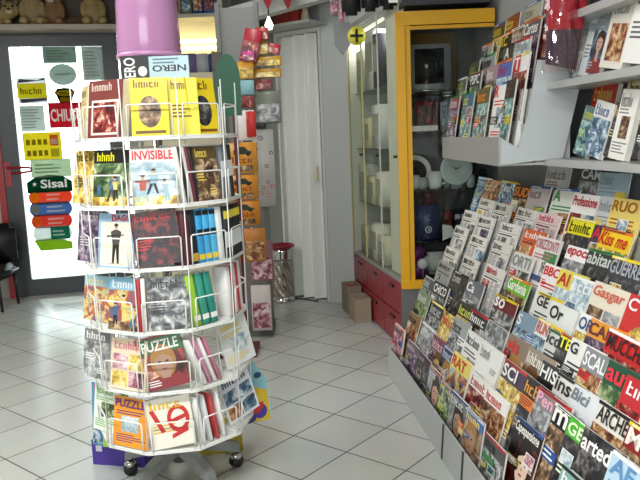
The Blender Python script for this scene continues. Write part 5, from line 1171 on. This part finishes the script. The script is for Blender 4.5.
# ---- lit display shelf on the back wall (between door and peg panel)
YL = 6.1
la, lb = atY(176, 62, YL), atY(223, 62, YL)
ls = thing('lit_display', 'brightly lit cream display case behind the spinner rack', 'display case', ((la.x+lb.x)/2, YL, 0))
w = lb.x-la.x+.35; z0_, z1_ = atY(200, 70, YL).z, atY(200, 17, YL).z; lx0 = -w/2-.15; lx1 = (lb.x-la.x)/2
mb = MB(); cr_ = mat('e0d6b8', .5); mb.box((lx0, .0, z1_), (lx1, .3, z1_+.03), mat('b8b4a4', .5)); mb.box((lx0, .28, 0), (lx1, .3, z1_), cr_); mb.box((lx1-.02, 0, 0), (lx1+.02, .3, z1_+.2), mat('c8c4b4', .5)); mb.box((lx0, 0, 0), (lx0+.02, .3, z1_), cr_)
mb.box((lx0, 0, z0_-.05), (lx1, .28, z0_-.02), cr_); mb.box((lx0, .01, 0), (lx1, .03, z0_-.05), cr_); mb.build('case', ls)
mb = MB()
for yy in (48, 41): zz = atY(200, yy, YL+.2).z; mb.tube([(lx0+.05, .2, zz), (lx1-.03, .2, zz)], .014, mat('fff0b8', .4, emit=7), 8)
mb.build('light_or_fill_tube', ls)
for (x0, x1, c, lab) in [(176, 196, '7a6c98', 'lilac pack on the floor of the lit display case'), (196, 208, 'b8bcc8', 'pale pack between lilac and blue ones in lit case'), (208, 218, '3c5484', 'blue pack right in the lit display case')]:
    a = atY(x0, 60, YL+.06); c_ = atY(x1, 53, YL+.06); o = thing('goods_pack', lab, 'pack', ((a.x+c_.x)/2, YL+.06, z0_-.02), group='packs in the lit display case')
    mb = MB(); ww = (c_.x-a.x)*.96; mb.rbox((-ww/2, 0, 0), (ww/2, .1, c_.z-z0_+.02), mat(c, .5), .006); mb.build('body', o)
for i, (c, lab) in enumerate([('a05848', 'red-brown pack first on top of the lit display case'), ('c8b8a0', 'beige pack second on top of the lit display case'), ('8c8c74', 'olive pack third on top of the lit display case'), ('3c5c98', 'blue pack fourth on top of the lit display case'), ('5074a8', 'lighter blue pack fifth on top of the lit display case')]):
    o = thing('goods_pack', lab, 'pack', (ls.location.x+lx1-.05-.095*(4-i)-.05, YL+.05, z1_+.032), group='packs on top of the lit display case')
    mb = MB(); mb.rbox((-.042, 0, 0), (.042, .12, .16), mat(c, .5), .006); mb.build('body', o); mb = MB(); mb.q(-.034, .03, .034, .12, pic(rnd.choice(['multi', 'red', 'cool'])), 3); mb.build('print', o)

# ================================================================== soft toys on the ledge over the door
def plush(lab, s_, scale, col, face, pose, yaw=0., stripes=False):
    P = DP(s_, 2.40, .13); o = thing('plush_toy', lab, 'soft toy', P, (0, 0, YAW_D+yaw), 'soft toys on the ledge over the door')
    k = scale
    if pose == 'lie': E_ = [((0, 0, .08), (.17, .075, .08)), ((.15, -.03, .14), (.075, .07, .075)), ((-.14, -.03, .06), (.07, .08, .06)), ((.13, -.08, .03), (.035, .07, .03)), ((.05, -.09, .03), (.035, .06, .03)), ((-.22, 0, .05), (.08, .025, .025)), ((.10, 0, .21), (.022, .015, .03)), ((.2, 0, .21), (.022, .015, .03)), ((.15, -.095, .12), (.035, .03, .028))]; fc = (.15, -.115, .14)
    else: E_ = [((0, 0, .12), (.09, .08, .12)), ((0, -.02, .27), (.085, .08, .08)), ((-.07, -.08, .04), (.045, .08, .04)), ((.07, -.08, .04), (.045, .08, .04)), ((-.085, -.03, .14), (.032, .04, .08)), ((.085, -.03, .14), (.032, .04, .08)), ((-.07, 0, .345), (.028, .018, .03)), ((.07, 0, .345), (.028, .018, .03)), ((0, -.095, .245), (.04, .035, .03))]; fc = (0, -.11, .27)
    mb = MB(); M_ = mat(col, .9, bump=.8, vary=.2)
    for c, r in E_: mb.ell([x*k for x in c], [x*k for x in r], M_)
    b = mb.build('body', o); md = b.modifiers.new('merge', 'REMESH'); md.mode = 'VOXEL'; md.voxel_size = .011; md.use_smooth_shade = True
    for q in (-1, 1):
        mb = MB(); mb.ell(((fc[0]+q*.032)*k, (fc[1]+.018)*k, (fc[2]+.022)*k), (.010*k, .010*k, .010*k), mat('14100c', .15)); mb.build('eye', o)
    mb = MB(); mb.ell((fc[0]*k, (fc[1]-.012)*k, (fc[2]-.01)*k), (.014*k, .010*k, .010*k), mat('2a1a14', .4)); mb.build('nose', o)
    mb = MB(); mb.ell((fc[0]*k, (fc[1]+.004)*k, (fc[2]-.028)*k), (.034*k, .02*k, .022*k), mat(face, .9)); mb.build('muzzle', o)
plush('tan lying soft toy at the left end of the ledge', .10, .95, 'b49c68', 'c8b890', 'lie')
plush('olive brown sitting soft toy second from the left on ledge', .42, .95, 'a8946a', 'b8a888', 'sit')
plush('brown and white-muzzled soft toy third on the ledge', .60, .85, '946e50', 'e8e0d4', 'sit', -.2)
plush('dark-striped cream soft toy with big face on the ledge', .92, .95, 'ae9464', 'd8cca8', 'sit', .15)
plush('small brown lying soft toy between two sitting ones on ledge', .76, .55, '6c5038', 'a08868', 'lie')

# ================================================================== dark things hanging over the showcase
mb = MB(); p = atY(330, 12, 4.1); q_ = atY(505, 12, 4.1)
cp = thing('canopy', 'dark grey canopy board above the yellow showcase', 'canopy', (.75, 4.2, 2.075))
mb.box((-.22, .0, 0), (.30, .42, .03), mat('2c2e2e', .6)); mb.box((-.22, -.02, 0), (.30, 0, .16), mat('34363a', .5)); mb.box((-.05, .1, .03), (0, .16, CEIL-2.075), mat('2c2e2e', .6)); mb.build('board', cp)
mb = MB(); mb.add([(.08, -.0215, .06), (.27, -.0215, .01), (.29, -.0215, .05), (.29, -.0215, .1), (.08, -.0215, .08)], [(0, 1, 2, 3)], yel); mb.build('yellow_stripe', cp)
for (x0, x1, y1, Y, c, lab) in [(342, 361, 16, 4.0, '17181a', 'black bag hanging left above the glass cabinet'), (361.5, 379, 12, 4.0, '1e1c20', 'black bag hanging in the middle above glass cabinet'), (379.5, 397, 10, 4.0, '121214', 'black bag with white label nearest the yellow frame')]:
    a = atY(x0, y1, Y); c_ = atY(x1, y1, Y); o = thing('hanging_bag', lab, 'bag', ((a.x+c_.x)/2, Y, a.z), group='black bags hanging above the cabinet'); ww = c_.x-a.x
    mb = MB(); mb.rbox((-ww/2, -.03, 0), (ww/2, .03, .2), mat(c, .35, bump=.3), .02); mb.build('body', o); mb = MB(); mb.tube([(-ww*.3, 0, .19), (0, 0, .3), (ww*.3, 0, .19)], .004, BLACK); mb.tube([(0, 0, .3), (0, 0, CEIL-a.z)], .003, BLACK, 5); mb.build('strap', o)
    if 'label' in lab: mb = MB(); mb.box((0, -.032, .03), (.05, -.03, .05), WHITE); mb.build('label_patch', o)
for (x0, x1, y1, c, lab) in [(330, 338, 16, '8a7c80', 'grey-pink packet strip hanging right of the folding door'), (339, 345, 22, 'b07c84', 'long pink and white packet strip right of folding door'), (346, 352, 14, 'c8c8c8', 'whitish packet strip hanging nearest the black bags')]:
    a = atY(x0, y1, 4.6); c_ = atY(x1, y1, 4.6); o = thing('packet_strip', lab, 'packets', ((a.x+c_.x)/2, 4.6, a.z), (0, .06, .3), 'packet strips hanging by the folding door'); ww = c_.x-a.x
    mb = MB(); mb.rbox((-ww/2, 0, 0), (ww/2, .012, .3), mat(c, .4), .003, None, 1); mb.build('body', o); mb = MB()
    for i in range(3): mb.q(-ww*.4, .02+.09*i, ww*.4, .085+.09*i, pic('pink' if 'pink' in lab else 'grey', 30), 3)
    mb.build('print', o); mb = MB(); mb.tube([(0, .006, .29), (0, .006, CEIL-a.z)], .002, CHROME, 5); mb.build('string', o)
# grey pointed hanging sign
a = atY(343, 55, 5.0); o = thing('hanging_sign', 'plain grey pointed board hanging right of the folding door', 'sign', a, (0, 0, .3)); h = atY(343, 22, 5.0).z-a.z
mb = MB(); mb.prism([(0, 0), (.055, h*.3), (.06, h), (-.06, h), (-.055, h*.3)], 1, 0, .008, mat('8e9294', .5)); mb.build('board', o); mb = MB(); mb.tube([(0, .004, h), (0, .004, CEIL-a.z)], .003, BLACK, 5); mb.build('string', o)

# black seat at the left edge
P = atZ(0, 300); a = atY(-6, 282, 6.0)
o = thing('chair', 'black padded chair at the left edge beside red door jamb', 'chair', (atY(-12, 270, 5.9).x, 5.9, 0))
mb = MB(); mb.rbox((-.2, -.2, .26), (.2, .2, .38), BLACK, .05); mb.build('seat', o)
mb = MB(); mb.rbox((-.2, .1, .36), (.2, .2, .72), BLACK, .05); mb.build('backrest', o)
for q in (-1, 1):
    for e in (-1, 1): mb = MB(); mb.tube([(q*.16, e*.16, 0), (q*.15, e*.15, .28)], .012, BLACK, 8); mb.build('leg', o)

# ================================================================== light
def lamp_fixture(label, x, y, sx, sy, power, col=(1, .98, .95), rz=0.):
    o = thing('ceiling_light', label, 'ceiling light', (x, y, CEIL-.001), (0, 0, rz), 'fluorescent ceiling lights')
    mb = MB(); mb.box((-sx/2, -sy/2, -.05), (sx/2, sy/2, 0), mat('d8d8d4', .4)); mb.build('housing', o)
    mb = MB(); mb.box((-sx/2+.02, -sy/2+.02, -.062), (sx/2-.02, sy/2-.02, -.0505), mat('f4f8ff', .4, emit=2.5)); mb.build('diffuser', o)
    L = bpy.data.lights.new('tube', 'AREA'); L.shape = 'RECTANGLE'; L.size = sx-.04; L.size_y = sy-.04; L.energy = power; L.color = col
    lo = bpy.data.objects.new('tube_light', L); COL.objects.link(lo); lo.parent = o; lo.location = (0, 0, -.07)
lamp_fixture('long fluorescent ceiling light over the front of the shop', -.5, .6, 1.5, .35, 82)
lamp_fixture('long fluorescent ceiling light over the left side', -2.2, 2.6, .35, 1.5, 58)
lamp_fixture('fluorescent ceiling light over the far aisle', -.3, 4.0, .3, 1.2, 10)
# shop window behind the camera: daylight
L = bpy.data.lights.new('shop_window', 'AREA'); L.shape = 'RECTANGLE'; L.size = 2.6; L.size_y = 1.5; L.energy = 72; L.color = (.92, .97, 1)
lo = bpy.data.objects.new('shop_window_daylight', L); COL.objects.link(lo); lo.location = (-1.0, -2.3, 1.6); lo.rotation_euler = (R_(90), 0, 0)
L = bpy.data.lights.new('sun', 'SUN'); L.energy = 4; L.angle = R_(2)
lo = bpy.data.objects.new('sun', L); COL.objects.link(lo); lo.rotation_euler = (R_(50), 0, R_(-150))

S.view_settings.view_transform = 'Standard'; S.view_settings.look = 'None'; S.view_settings.gamma = 1; S.view_settings.exposure = 0
S.view_settings.use_curve_mapping = False
S.cycles.max_bounces = 8; S.cycles.transparent_max_bounces = 16
S.cycles.use_denoising = True

for o in bpy.data.objects:
    if 'label' in o and not 4 <= len(o['label'].split()) <= 16: print('LABEL', len(o['label'].split()), o['label'])
